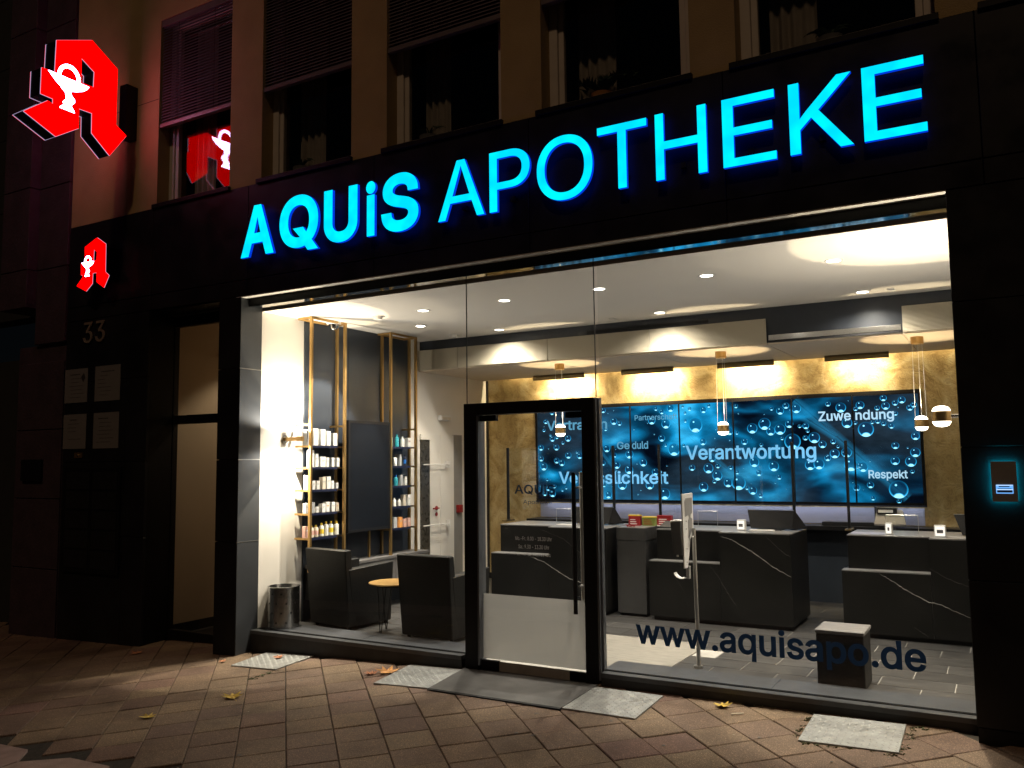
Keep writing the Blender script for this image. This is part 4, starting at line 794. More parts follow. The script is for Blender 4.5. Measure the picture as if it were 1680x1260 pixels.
# lettering stuck on the glass
st = tag(text('shop_name_sticker', 'AQUiS', -3.578, 1.344, .070, -.0065, 'lettering_blue', None, x1=-3.2, bold=.0015, depth=.0006), 'blue AQUiS name stuck on the glass door leaf', 'sticker')
o = text('lettering', 'Apotheke', -3.496, 1.26, .032, -.0065, 'lettering_blue', st, x1=-3.23, depth=.0006)
oh = text('opening_hours_sticker', 'Mo.-Fr.: 8.00 - 18.30 Uhr', -3.575, .964, .030, -.0065, 'lettering_light', None, x1=-3.238, depth=.0006, res=3)
tag(oh, 'small pale opening hours stuck on the glass door', 'sticker')
text('lettering', 'Sa.: 9.30 - 13.30 Uhr', -3.547, .898, .030, -.0065, 'lettering_light', oh, x1=-3.262, depth=.0006, res=3)
text('lettering', 'T.: +49 (0) 241 / 51 421', -3.559, .840, .022, -.0065, 'lettering_light', oh, x1=-3.251, depth=.0006, res=3)
oo = text('web_address_sticker', 'www.aquisapo.de', -2.533, .236, .17, -.0065, 'lettering_dark', None, x1=-.545, bold=.0065, depth=.0006)
tag(oo, 'large dark web address lettering across the foot of the right window', 'sticker')

# --- house entrance with glazed door beside the left pier
en = node('entrance_door', (-7.3, .1, 0), bld)
f = MB(); f.box(-8.42, -7.935, .06, .13, -.26, 3.26); f.box(-7.935, -6.95, .06, .13, 3.135, 3.26); f.box(-7.935, -6.95, .06, .13, 2.06, 2.155); f.box(-7.935, -6.95, .06, .13, -.26, -.14); f.box(-6.95, -6.88, .06, .13, -.26, 3.26)
f.build('door_frame', 'black_metal', en, bevel=.004, seg=1)
B('pane', 'pane_glass', en, -7.933, -6.952, .09, .098, 2.157, 3.133); B('pane', 'pane_glass', en, -7.933, -6.952, .09, .098, -.138, 2.058)
B('head', 'black_metal', bld, -7.93, -6.842, FY+.03, .14, 3.262, 3.3); B('head_trim', 'frame_grey', bld, -7.92, -6.86, .0, .05, 3.248, 3.258)

B('entrance_step', 'sill_stone', bld, -7.93, -6.845, FY+.03, .055, -.45, -.255, bevel=.006)
# hallway behind it
B('hall_wall', 'hall_paint', bld, -8.12, -8.08, .131, 4.9, -.3, 3.35); B('hall_wall', 'hall_paint', bld, -6.86, -6.80, .131, 4.9, -.3, 3.35)
B('hall_wall', 'hall_paint', bld, -8.08, -6.86, 4.9, 4.95, -.3, 3.35)
B('hall_ceiling', 'hall_paint', bld, -8.12, -6.80, .131, 4.95, 3.352, 3.40)
B('hall_floor', 'floor_tile', bld, -8.08, -6.86, .14, 4.9, -.30, -.235); B('hall_mat', 'black_metal', bld, -7.95, -7.0, .3, 1.35, -.234, -.225)
B('skirting', 'dark_metal', bld, -8.079, -8.066, .14, 4.9, -.233, -.13)
hl = thing('hall_lamp', 'small lamp hanging on a bent arm high up inside the hallway door', 'lamp', (-7.9, 1.0, 3.0))
hb = MB(); hb.tube([(-8.075, 1.3, 3.12), (-7.98, 1.1, 3.10), (-7.98, .86, 3.02)], .006); hb.tube([(-7.98, .86, 3.02), (-7.98, .86, 2.93)], .008); hb.build('arm', 'dark_metal', hl)
MB().lathe([(.0, 2.93), (.03, 2.93), (.09, 2.885), (.085, 2.875), (0, 2.88)], (-7.98, .86, 0), n=18).build('shade', 'brushed_steel', hl, smooth=True)
light('SPOT', 'hall_light', (-7.40, 1.2, 3.2), 26, (1, .80, .56), hl, spot_size=R(110), spot_blend=.35, shadow_soft_size=.05)
light('POINT', 'hall_light', (-7.4, 3.4, 2.6), 5, (1, .80, .56), hl, shadow_soft_size=.12)

# --- name plates, house number, letter boxes left of the entrance
txt = {0: [(.25, .95, 'Praxis')], }
for i, (x0, x1, z0, z1) in enumerate(((-9.376, -8.955, 2.335, 2.72), (-8.82, -8.376, 2.332, 2.725), (-9.376, -8.955, 1.812, 2.203), (-8.823, -8.378, 1.808, 2.203))):
    lab = ['upper left of four white name plates by the entrance, with a small dark emblem', 'upper right of four white name plates by the entrance',
           'lower left of four white name plates by the entrance, bold heading', 'lower right of four white name plates by the entrance'][i]
    t = thing('name_plate', lab, 'sign', (x0, FY-.01, z0), 'white name plates beside the house entrance')
    B('holder', 'clear_screen', t, x0-.02, x1+.02, FY-.012, FY-.008, z0-.02, z1+.02)
    B('sheet', 'paper', t, x0, x1, FY-.007, FY-.003, z0, z1)
    ln = MB(); rr = random.Random(i)
    for r_ in range(7):
        if rr.random() < .2 and r_ > 1: continue
        zz = z1-.07-r_*.043; a = x0+rr.uniform(.05, .12); wd = rr.uniform(.12, .26); h = .012 if r_ < 1 else .006
        xx = a
        while xx < a+wd:
            ww = rr.uniform(.012, .035); ln.box(xx, min(xx+ww, a+wd), FY-.0078, FY-.0072, zz, zz+h); xx += ww+.008
    if i == 0: ln.prism([(x1-.12, z1-.10), (x1-.07, z1-.05), (x1-.04, z1-.11), (x1-.08, z1-.16)], FY-.0078, FY-.0072)
    o = ln.build('print', 'ink', t); o['kind'] = 'stuff'
hn = thing('house_number', 'metal house number 33 on the dark wall above the name plates', 'sign', (-8.87, FY, 3.0))
text('numeral', '3', -9.05, 3.005, .235, FY-.02, 'numeral_metal', hn, x1=-8.885, depth=.012)
text('numeral', '3', -8.83, 3.005, .235, FY-.02, 'numeral_metal', hn, x1=-8.665, depth=.012)
dp = thing('door_phone', 'small brass bell plate glinting below the name plates', 'door phone', (-9.08, FY, 1.7))
B('plate', 'brass', dp, -9.15, -9.01, FY-.012, FY, 1.708, 1.768, bevel=.003); MB().cyl((-9.08, FY-.012, 1.738), (-9.08, FY-.02, 1.738), .012).build('button', 'chrome', dp)
lb = thing('letter_box', 'dark bank of letter boxes below the name plates', 'letter box', (-8.7, FY, .9))
B('housing', 'black_metal', lb, -9.30, -8.30, FY-.03, FY, .45, 1.60, bevel=.004)
for r_ in range(5):
    for c_ in range(2):
        x = -9.24+c_*.48; z = .50+r_*.215
        fl = B('flap', 'dark_metal', lb, x, x+.42, FY-.036, FY-.031, z, z+.19, bevel=.002); B('name_tag', 'dark_metal', fl, x+.15, x+.26, FY-.039, FY-.0365, z+.13, z+.143)
bp_ = thing('entry_keypad', 'small dark entry keypad on the jamb of the house door', 'keypad', (-7.9, FY, 1.2))
B('plate', 'dark_metal', bp_, -8.30, -8.14, .045, .059, .62, .92, bevel=.003)
for r_ in range(3): MB().cyl((-8.20, .045, .68+r_*.08), (-8.20, .036, .68+r_*.08), .016).build('button', 'brushed_steel', bp_)

# ================================================================== SIGNS
sg = thing('shop_sign', 'glowing cyan AQUiS APOTHEKE letters mounted on the black fascia', 'sign', (-3.4, -.36, 3.6))
LT = [('A', -6.457, -6.012, 3.634, 4.139, 1), ('Q', -5.937, -5.445, 3.600, 4.145, 1), ('U', -5.374, -4.975, 3.617, 4.122, 1), ('i', -4.874, -4.769, 3.622, 4.122, 1), ('S', -4.702, -4.296, 3.617, 4.140, 1),
      ('A', -4.088, -3.628, 3.635, 4.135, 0), ('P', -3.576, -3.199, 3.634, 4.133, 0), ('O', -3.134, -2.650, 3.630, 4.148, 0), ('T', -2.606, -2.207, 3.640, 4.140, 0), ('H', -2.140, -1.756, 3.645, 4.145, 0),
      ('E', -1.640, -1.272, 3.648, 4.142, 0), ('K', -1.180, -.776, 3.650, 4.144, 0), ('E', -.711, -.340, 3.650, 4.146, 0)]
for ch, a, b, c, d, bold in LT:
    text('letter', ch, a, c, .495, -.36, 'letter_cyan', sg, x1=b, bold=.025 if bold else .001, depth=.032, m_side='letter_side', fit_z=(c, d), res=8)
    B('stand_off', 'dark_metal', sg, (a+b)/2-.02, (a+b)/2+.02, -.314, -.281, c+.08, c+.12)

def pharmacy_a(name, label, poly, hole, to3, thick, face_m, edge, parent_loc, group=None):
    """to3(u, z, d): point of the sign outline at depth d behind the lit face"""
    t = thing(name, label, 'sign', parent_loc)
    def extr(pl, d0, d1, holes=()):
        bm = bmesh.new(); loops = [pl]+list(holes)
        es = []
        for lp in loops:
            vs = [bm.verts.new(to3(u, z, d0)) for u, z in lp]
            es += [bm.edges.new((vs[i], vs[(i+1) % len(vs)])) for i in range(len(vs))]
        r = bmesh.ops.triangle_fill(bm, edges=es, use_beauty=True)
        fs = [g for g in r['geom'] if isinstance(g, bmesh.types.BMFace)]
        ex = bmesh.ops.extrude_face_region(bm, geom=fs)
        off = Vector(to3(0, 0, d1))-Vector(to3(0, 0, d0))
        bmesh.ops.translate(bm, verts=[g for g in ex['geom'] if isinstance(g, bmesh.types.BMVert)], vec=off)
        bmesh.ops.recalc_face_normals(bm, faces=bm.faces); return bm
    def fin(bm, nm, m):
        me = bpy.data.meshes.new(nm); bm.to_mesh(me); bm.free(); me.materials.append(MT[m]); o = bpy.data.objects.new(nm, me); C.objects.link(o); attach(o, t); return o
    fin(extr(poly, .012, thick-.012, [hole]), 'casing', 'black_metal')
    fin(extr(poly, 0, .010, [hole]), 'lit_face', face_m)
    if edge == 2: fin(extr(poly, thick-.010, thick, [hole]), 'lit_face', face_m)
    # thin pale trim along the rim of each lit face
    def rim(d):
        mb = MB()
        for lp in (poly, hole):
            for (a, b), (c, e) in zip(lp, lp[1:]+lp[:1]):
                mb.cyl(to3(a, b, d), to3(c, e, d), .0045 if edge == 2 else .0025, n=5)
        mb.build('edge_trim', 'edge_line', t)
    rim(.011)
    if edge == 2: rim(thick-.011)
    return t, fin, extr
big = [(-1.247, 5.956), (-.862, 6.124), (-.553, 5.926), (-.553, 5.30), (-.423, 5.22), (-.617, 4.937), (-.830, 5.116), (-.834, 5.330), (-.981, 5.328), (-.979, 5.116), (-1.219, 4.949), (-1.553, 5.097), (-1.317, 5.291), (-1.261, 5.275), (-1.263, 5.329), (-1.391, 5.336), (-1.390, 5.608), (-1.253, 5.615)]
bhole = [(-.972, 5.88), (-.823, 5.787), (-.826, 5.617), (-.969, 5.615)]
XB = -8.2; TB = .20
t1, fin, extr = pharmacy_a('projecting_sign', 'large red illuminated blackletter A with a white goblet, standing out from the upper wall', big, bhole, lambda u, z, d: (XB-d, u, z), TB, 'red_face', 2, (-8.3, -.3, 5.5))
def goblet(to3, u0, z0, k, t, m, flip=1):
    """bowl on a twisted stem with a snake loop above; u0,z0 = middle of the rim, k = rim width"""
    P = []
    bowl = [(-.50, .01), (-.43, -.06), (-.31, -.17), (-.18, -.27), (-.09, -.35), (.06, -.35), (.07, -.28), (.20, -.245), (.36, -.175), (.46, -.09), (.50, -.015)]
    stem = [(-.085, -.34), (-.055, -.43), (-.065, -.52), (-.13, -.60), (-.105, -.65), (-.20, -.745), (-.19, -.765), (.16, -.775), (.15, -.745), (.07, -.64), (.095, -.60), (.155, -.53), (.15, -.46), (.08, -.40), (.055, -.34)]
    for pl, e in ((bowl, 0), (stem, .0006)):
        mb = MB(); n = len(pl)
        for d in (-.010-e, .0-e*.5):
            for a, b in pl: mb.v.append(tuple(to3(u0+a*k*flip, z0+b*k, d)))
        mb.f.append(tuple(range(n))); mb.f.append(tuple(2*n-1-i for i in range(n)))
        for i in range(n): mb.f.append((i, (i+1) % n, n+(i+1) % n, n+i))
        mb.build('goblet_emblem', m, t)
    mb = MB(); n = 14
    for i in range(n+1):
        a = math.pi*(1.02-i/n*1.06); 
        for r_ in (.205, .285):
            for d in (-.009, -.0005): mb.v.append(tuple(to3(u0+(math.cos(a)*r_*.98+.0)*k*flip, z0+(.02+math.sin(a)*r_*1.12)*k, d)))
        if i:
            q = 4*(i-1); mb.f += [(q, q+4, q+6, q+2), (q+1, q+3, q+7, q+5), (q, q+1, q+5, q+4), (q+2, q+6, q+7, q+3)]
    mb.f += [(0, 2, 3, 1), (4*n, 4*n+1, 4*n+3, 4*n+2)]
    mb.build('goblet_emblem', m, t)
goblet(lambda u, z, d: (XB-d, u, z), -1.105, 5.60, .44, t1, 'goblet_white')
goblet(lambda u, z, d: (XB-TB+d, u, z), -1.105, 5.60, .44, t1, 'goblet_white')
B('bracket', 'black_metal', t1, XB-.16, XB-.04, FY-.13, FY+.012, 5.22, 5.83, bevel=.004)
small = [(-8.642, 4.141), (-8.488, 4.049), (-8.481, 3.737), (-8.414, 3.688), (-8.495, 3.562), (-8.622, 3.637), (-8.628, 3.745), (-8.704, 3.747), (-8.706, 3.631), (-8.812, 3.556), (-8.985, 3.633), (-8.880, 3.721), (-8.877, 3.744), (-8.913, 3.750), (-8.918, 3.886), (-8.850, 3.883), (-8.856, 4.062)]
shole = [(-8.694, 4.016), (-8.634, 3.977), (-8.636, 3.888), (-8.700, 3.887)]
t2, fin, extr = pharmacy_a('wall_sign', 'small red illuminated blackletter A with a white goblet on the fascia above the number 33', small, shole, lambda u, z, d: (u, -.44+d, z), .05, 'red_face_small', 1, (-8.7, -.4, 3.8))
goblet(lambda u, z, d: (u, -.44+d, z), -8.785, 3.882, .21, t2, 'goblet_white')
B('mounting_box', 'black_metal', t2, -8.86, -8.474, -.388, -.281, 3.66, 4.02, bevel=.004)

ic = thing('night_bell', 'backlit intercom plate with a glowing display on the right pier', 'intercom', (-.045, FY, 1.45))
B('plate', 'grey_plastic', ic, -.112, .021, FY-.030, FY-.022, 1.333, 1.572, bevel=.003)
B('glow_plate', 'halo_cyan', ic, -.107, .016, FY-.0215, FY-.019, 1.338, 1.567)
B('display', 'display_blue', ic, -.090, -.001, FY-.032, FY-.0305, 1.382, 1.434, bevel=.001)
pr_ = MB(); pr_.box(-.085, -.006, FY-.0335, FY-.0325, 1.388, 1.402); pr_.box(-.082, -.010, FY-.0335, FY-.0325, 1.410, 1.413); pr_.box(-.076, -.020, FY-.0335, FY-.0325, 1.420, 1.426)
pr_.build('display_print', 'print_blue', ic)
fr_ = MB(); fr_.box(-.088, -.003, FY-.0342, FY-.0336, 1.404, 1.4065); fr_.box(-.088, -.003, FY-.0342, FY-.0336, 1.430, 1.4325); fr_.build('display_line', 'display_white', ic)

# ================================================================== THINGS ON THE PAVEMENT
def on_ground(x, y, dz=0): return (x, y, gz(x, y)+dz)
PL = [((-6.228, -.60), (-5.676, -.60), (-5.694, -.098), (-6.285, -.098), 'first checker plate from the left in the pavement, a leaf lying on it'),
      ((-4.505, -.69), (-3.985, -.665), (-4.035, -.098), (-4.577, -.098), 'checker plate in the pavement touching the left side of the door ramp'),
      ((-2.813, -.705), (-2.264, -.712), (-2.268, -.165), (-2.812, -.15), 'checker plate in the pavement touching the right side of the door ramp'),
      ((-1.218, -.686), (-.657, -.664), (-.668, -.138), (-1.226, -.155), 'rightmost checker plate in the pavement, weeds along its edge')]
for a, b, c, d, lab in PL:
    t = thing('checker_plate', lab, 'metal plate', on_ground((a[0]+c[0])/2, (a[1]+c[1])/2), 'steel checker plates in the pavement below the shopfront')
    lo = [(*p, gz(*p)-.02) for p in (a, b, c, d)]; hi = [(*p, gz(*p)+.012) for p in (a, b, c, d)]
    MB().hull8(lo+hi).build('plate', 'tread_plate', t, bevel=.002, seg=1)
    tr = MB(); n = 15
    for i in range(n):
        for j in range(n):
            u = (i+.5)/n; v = (j+.5)/n
            x = (a[0]*(1-u)+b[0]*u)*(1-v)+(d[0]*(1-u)+c[0]*u)*v; y = (a[1]*(1-u)+b[1]*u)*(1-v)+(d[1]*(1-u)+c[1]*u)*v; z = gz(x, y)+.012
            s_ = 1 if (i+j) % 2 else -1; dx, dy = .011*s_, .011; wx, wy = -dy*.28, dx*.28
            k = len(tr.v); tr.v += [(x-dx, y-dy, z), (x+wx, y+wy, z), (x+dx, y+dy, z), (x-wx, y-wy, z), (x, y, z+.0028)]
            tr.f += [(k, k+4, k+1), (k+1, k+4, k+2), (k+2, k+4, k+3), (k+3, k+4, k)]
    o = tr.build('tread', 'tread_plate', t); o['kind'] = 'stuff'
rm = thing('door_ramp', 'dark metal ramp sloping from the pavement up to the glass door', 'ramp', on_ground(-3.4, -.4))
zz = lambda x: gz(x, -.66)
MB().hull8([(-3.98, -.675, zz(-3.98)-.01), (-2.815, -.72, zz(-2.8)-.01), (-2.815, -.10, -.16), (-4.03, -.10, -.18), (-3.98, -.675, zz(-3.98)+.014), (-2.815, -.72, zz(-2.8)+.014), (-2.815, -.10, -.088), (-4.03, -.10, -.094)]).build('ramp_sheet', 'ramp_mat', rm, bevel=.002, seg=1)
MB().hull8([(-3.98, -.69, zz(-3.98)-.0), (-2.815, -.735, zz(-2.8)-.0), (-2.815, -.7205, zz(-2.8)-.0), (-3.98, -.6755, zz(-3.98)-.0), (-3.98, -.69, zz(-3.98)+.008), (-2.815, -.735, zz(-2.8)+.008), (-2.815, -.7205, zz(-2.8)+.0145), (-3.98, -.6755, zz(-3.98)+.0145)]).build('ramp_edge', 'black_metal', rm)

def leaf(x, y, s, rot, m, label, seed):
    rr = random.Random(seed); P = []
    lob = [(0, -.5, .15), (.18, -.25, 0), (.50, -.30, .2), (.28, -.02, .0), (.55, .18, .25), (.22, .22, 0), (.12, .55, .2), (-.02, .28, .02), (-.35, .48, .15), (-.25, .12, 0), (-.58, .0, .22), (-.25, -.12, 0), (-.38, -.38, .2), (-.12, -.25, 0)]
    mb = MB(); mb.v.append((0, 0, .012)); mb.v += [(a*s*rr.uniform(.85, 1.1), b*s*rr.uniform(.85, 1.1), .006+c*s*rr.uniform(.2, .9)) for a, b, c in lob]
    n = len(lob)
    for i in range(n): mb.f.append((0, 1+i, 1+(i+1) % n))
    mb.cyl((0, -.45*s, .01), (.08*s, -.85*s, .004), .0012, n=4)
    o = mb.build('fallen_leaf', m, None); o.location = on_ground(x, y, .004); o.rotation_euler = (math.atan(.035), 0, R(rot))
    tag(o, label, 'leaf', 'fallen autumn leaves'); return o
leaf(-5.572, -1.956, .12, 250, 'leaf_yellow', 'curled yellow leaf on the pavement nearest the bottom left', 1)
leaf(-5.362, -1.365, .15, 60, 'leaf_yellow', 'yellow leaf on the pavement below the first checker plate', 2)
leaf(-5.965, -.273, .10, 20, 'leaf_brown', 'reddish brown leaf lying on the leftmost checker plate', 3).location.z += .012
leaf(-4.720, -.455, .12, 100, 'leaf_brown', 'dull reddish leaf left of the orange leaf, by the second checker plate', 4)
leaf(-4.620, -.360, .19, 140, 'leaf_orange', 'bright orange leaf beside the second checker plate', 5)
leaf(-1.818, -.216, .12, 200, 'leaf_yellow', 'yellow leaf at the foot of the right window step', 6)
leaf(-6.45, -.50, .07, 10, 'leaf_brown', 'tiny brown leaf scrap by the left pier', 7)
leaf(-7.66, -.52, .12, 10, 'leaf_brown', 'dim leaf in the dark by the house entrance', 8)
cg = MB().cyl((0, 0, .006), (.085, .012, .006), .0042, n=8).build('cigarette_end', 'cig', None); cg.location = on_ground(-1.72, -.36, .002); cg.rotation_euler = (0, 0, R(25)); tag(cg, 'pale cigarette end on the pavement below the yellow leaf', 'litter')
# weeds and grit in the joints near the plates
wd = MB(); rr = random.Random(5)
def tuft(x, y, n=10, h=.011):
    for i in range(n):
        a = rr.uniform(0, 6.28); r_ = rr.uniform(0, .02); px, py = x+math.cos(a)*r_, y+math.sin(a)*r_; z = gz(px, py)-.002
        tx, ty = px+rr.uniform(-.015, .015), py+rr.uniform(-.015, .015); k = len(wd.v)
        wd.v += [(px-.002, py, z), (px+.002, py, z), (tx, ty, z+rr.uniform(.4, 1)*h), (tx+.008, ty+.003, z+rr.uniform(.3, .8)*h)]; wd.f += [(k, k+1, k+2), (k+1, k+3, k+2)]
for i in range(14): tuft(-.655+rr.uniform(0, .04), rr.uniform(-.66, -.15), 8)
for i in range(12): tuft(rr.uniform(-1.24, -.66), -.69+rr.uniform(-.02, .0), 7, .014)
for i in range(14): tuft(-1.25, rr.uniform(-.6, -.15), 8)
for i in range(8): tuft(rr.uniform(-.85, -.55), -.12+rr.uniform(-.06, 0), 9)
for i in range(40): tuft(rr.uniform(-6.4, -.3), -.108, 4, .010)
for i in range(20): tuft(-5.66+rr.uniform(-.03, .03), rr.uniform(-.9, -.6), 6, .010)
o = wd.build('weeds', 'weed_green'); o['kind'] = 'stuff'; tag(o, 'tiny green weeds and moss in the joints around the checker plates', 'weeds')
del o['category']

# ================================================================== SHOP INTERIOR: SETTING
def struct(o): o['kind'] = 'structure'; return o
fl = struct(MB().box(-6.7, 3.4, .0, 4.5, -.12, -.034).build('floor', 'grout'))
TX, TY = .497, .283
k = 0
ms = {}
for j in range(15):
    y0 = .347+j*TY; y1 = min(y0+TY-.0065, 4.3)
    if y0 > 4.2: break
    off = (j*.29) % TX
    for i in range(-2, 22):
        x0 = -6.6+i*TX-off; x1 = x0+TX-.0065
        if x1 < -6.52 or x0 > 1.3: continue
        if -3.95 < (x0+x1)/2 < -2.45 and y1 < 1.40: continue
        x0 = max(x0, -6.525)
        if k >= 298 and False: continue
        key = (round(x1-x0, 3), round(y1-y0, 3))
        if key not in ms:
            mb = MB(); mb.box(0, key[0], 0, key[1], -.008, 0); o = mb.build('floor_tile', 'floor_tile', None); ms[key] = o.data; bpy.data.objects.remove(o)
        o = bpy.data.objects.new('floor_tile', ms[key]); C.objects.link(o); o.location = (x0, y0, -.03); attach(o, fl); k += 1
B('door_mat', 'entrance_carpet', fl, -3.91, -2.42, .125, 1.395, -.033, -.026)
ceil = struct(B('ceiling', 'ceiling_paint', None, -6.6, 3.4, -.0, 2.69, 3.162, 3.26))
struct(B('wall_left', 'white_paint', None, -6.70, -6.53, -.0, 4.40, -.1, 3.7))
wr = struct(B('wall_right', 'white_paint', None, -.255, -.10, .012, 1.1, -.1, 3.3))
struct(B('wall_far_right', 'warm_wall', None, 1.4, 1.5, .0, 4.5, -.1, 3.3))
gw = struct(B('wall_gold', 'gold_plaster', None, -6.53, 1.4, 4.335, 4.45, -.1, 3.4))
B('corner_trim', 'dark_metal', gw, -6.53, -6.505, 4.31, 4.334, -.03, 2.78)
B('dado_panel', 'slate_panel', gw, -5.72, 1.0, 4.30, 4.334, -.03, .80)
B('skirting', 'black_metal', gw, -6.50, -5.72, 4.322, 4.334, -.03, .05)
bh = struct(B('bulkhead', 'bulkhead_dark', None, -6.53, 1.4, 2.70, 2.76, 2.80, 3.30))
dpn = struct(B('wall_panel', 'slate_panel', None, -6.529, -6.510, .60, 2.43, -.03, 3.158))
for y in (1.30, 1.88): B('panel_groove', 'black_metal', dpn, -6.5098, -6.5085, y-.002, y+.002, 0, 3.15)
# shallow ventilation slots in the bulkhead
for a, b in ((-4.15, -2.72),): B('air_slot', 'black_metal', bh, a, b, 2.694, 2.6995, 3.065, 3.098)
B('air_slot_frame', 'dark_metal', bh, -4.16, -2.71, 2.690, 2.6945, 3.098, 3.106)

# suspended ribbed boxes under the ceiling
seams = [-6.525, -5.91, -4.643, -3.378, -2.104, -.830, .44, 1.39]
for i, (a, b) in enumerate(zip(seams[:-1], seams[1:])):
    lab = ['narrow ribbed cream ceiling box at the far left above the white doors', 'second ribbed ceiling box from the left, with a bright light scallop', 'third ribbed ceiling box from the left, just right of the door frame',
           'ribbed ceiling box right of the middle, lit at its left end', 'ceiling box with its front open and a bright metal edge, fifth from the left', 'rightmost ribbed ceiling box, cut by the right pier', 'ribbed ceiling box hidden behind the right pier'][i]
    if i == 6: continue
    t = thing('ceiling_box', lab, 'ceiling box', ((a+b)/2, 2.9, 2.8), 'ribbed boxes hung under the ceiling')
    B('underside', 'box_underside', t, a+.004, b-.004, 2.664, 4.25, 2.775, 2.79)
    B('top', 'bulkhead_dark', t, a+.006, b-.006, 2.77, 4.25, 3.02, 3.035)
    if i == 4:
        B('metal_edge', 'chrome', t, a+.02, b-.012, 2.648, 2.662, 2.812, 2.868, bevel=.002)
        B('edge_rail', 'dark_metal', t, a+.02, b-.012, 2.65, 2.668, 2.791, 2.81)
    else:
        B('front', 'ribbed_panel', t, a+.004, b-.004, 2.648, 2.663, 2.791, 3.042)
B('cove_back', 'bulkhead_dark', bh, -6.53, 1.39, 4.24, 4.25, 2.79, 3.4)

# downlights
DL = [(-5.128, .85, 1), (-4.155, .84, 1), (-3.152, .835, 1), (-2.152, .825, 1), (-1.13, .85, 1), (-5.74, 1.64, 1), (-5.138, 2.38, 1), (-3.133, 2.34, 1), (-1.126, 2.345, 1), (-5.80, 2.40, 2), (-5.725, .86, 0), (-4.135, 2.37, 1)]
dlab = ['front row downlight above the shelves, bright', 'front row downlight above the left door jamb', 'front row downlight right of the long glass joint', 'front row downlight above the middle of the right window', 'front row downlight inside the big warm circle of light',
        'downlight between the two rows, above the bench', 'back row downlight over the second ceiling box', 'back row downlight right of the tall glass joint', 'back row downlight at the far right, above the open ceiling box', 'back row tilted downlight at the left corner', 'tilted unlit downlight inside the left circle of light', 'back row downlight hidden behind the glass joint']
for (x, y, on), lab in zip(DL, dlab):
    if lab.startswith('back row downlight hidden'): continue
    t = thing('downlight', lab, 'ceiling light', (x, y, 3.16), 'round recessed ceiling lights')
    MB().lathe([(.052, 3.161), (.056, 3.156), (.070, 3.155), (.074, 3.161)], (x, y, 0), n=28).build('trim_ring', 'white_plastic', t, smooth=True)
    if on == 1:
        MB().lathe([(.0, 3.1585), (.052, 3.1585)], (x, y, 0), n=24).build('lamp_face', 'lamp_white', t)
    else:
        MB().lathe([(0, 3.12), (.045, 3.125), (.05, 3.16)], (x, y, 0), n=20).build('lamp_head', 'white_plastic', t, smooth=True)
    if on == 1:
        light('SPOT', 'downlight_beam', (x, y, 3.15), 265 if y < 2 else 130, (1, .90, .75), t, spot_size=R(68 if y < 2 else 132), spot_blend=.4 if y < 2 else .6, shadow_soft_size=.035)
        light('SPOT', 'downlight_spill', (x, y, 3.15), 27 if y < 2 else 30, (1, .92, .80), t, spot_size=R(150), spot_blend=.3, shadow_soft_size=.035)
    else:
        l = light('SPOT', 'accent_beam', (x, y, 3.11), 420 if y < 2 else 60, (1, .88, .72), t, spot_size=R(66 if y < 2 else 44), spot_blend=.3, shadow_soft_size=.03)
        tgt = Vector((-6.42, .80, 1.45)) if y < 2 else Vector((-6.53, 2.55, 1.0)); l.rotation_euler = (Vector((x, y, 3.11))-tgt).to_track_quat('Z', 'Y').to_euler()
# smoke detector, camera dome
cd = thing('camera_dome', 'clear dome of a security camera on the ceiling beside the first brass post', 'camera', (-6.372, .90, 3.16))
MB().lathe([(.0, 3.161), (.085, 3.161), (.085, 3.14), (.06, 3.135), (0, 3.135)], (-6.372, .9, 0), n=24).build('base', 'white_plastic', cd, smooth=True)
MB().lathe([(.062, 3.135), (.058, 3.10), (.04, 3.075), (.0, 3.065)], (-6.372, .9, 0), n=24).build('dome', 'chrome', cd, smooth=True)
for x, y, lab in ((-3.70, 2.42, 'thin pale sensor strip on the ceiling above the third ceiling box'), (-.88, 2.36, 'small pale clip on the ceiling right of the last back row downlight')):
    tag(B('ceiling_sensor', 'white_plastic', None, x-.03, x+.03, y-.05, y+.05, 3.146, 3.160, bevel=.003), lab, 'sensor')

# ------------------------------------------------------------------ up-and-down lamps
def capsule(t, c, r=.062, ring_h=.05):
    x, y, z = c
    MB().lathe([(0, z-.073), (.026, z-.070), (.045, z-.062), (.056, z-.046), (.059, z-.034)], (x, y, 0), n=28).build('lens', 'lamp_lens', t, smooth=True)
    MB().lathe([(.059, z+.034), (.056, z+.046), (.045, z+.062), (.026, z+.070), (0, z+.073)], (x, y, 0), n=28).build('lens', 'lamp_lens', t, smooth=True)
    MB().lathe([(.060, z-.036), (r, z-.034), (r, z+.034), (.060, z+.036), (.060, z-.036)], (x, y, 0), n=32).build('brass_ring', 'brass', t, smooth=True)
pend = [(-4.650, 2.97, 1.975, 'pendant lamp seen through the glass door, over the left counter'), (-2.68, 2.97, 1.94, 'middle pendant lamp in front of the word Verantwortung'), (-.735, 2.97, 1.931, 'right pendant lamp at the right edge of the video wall')]
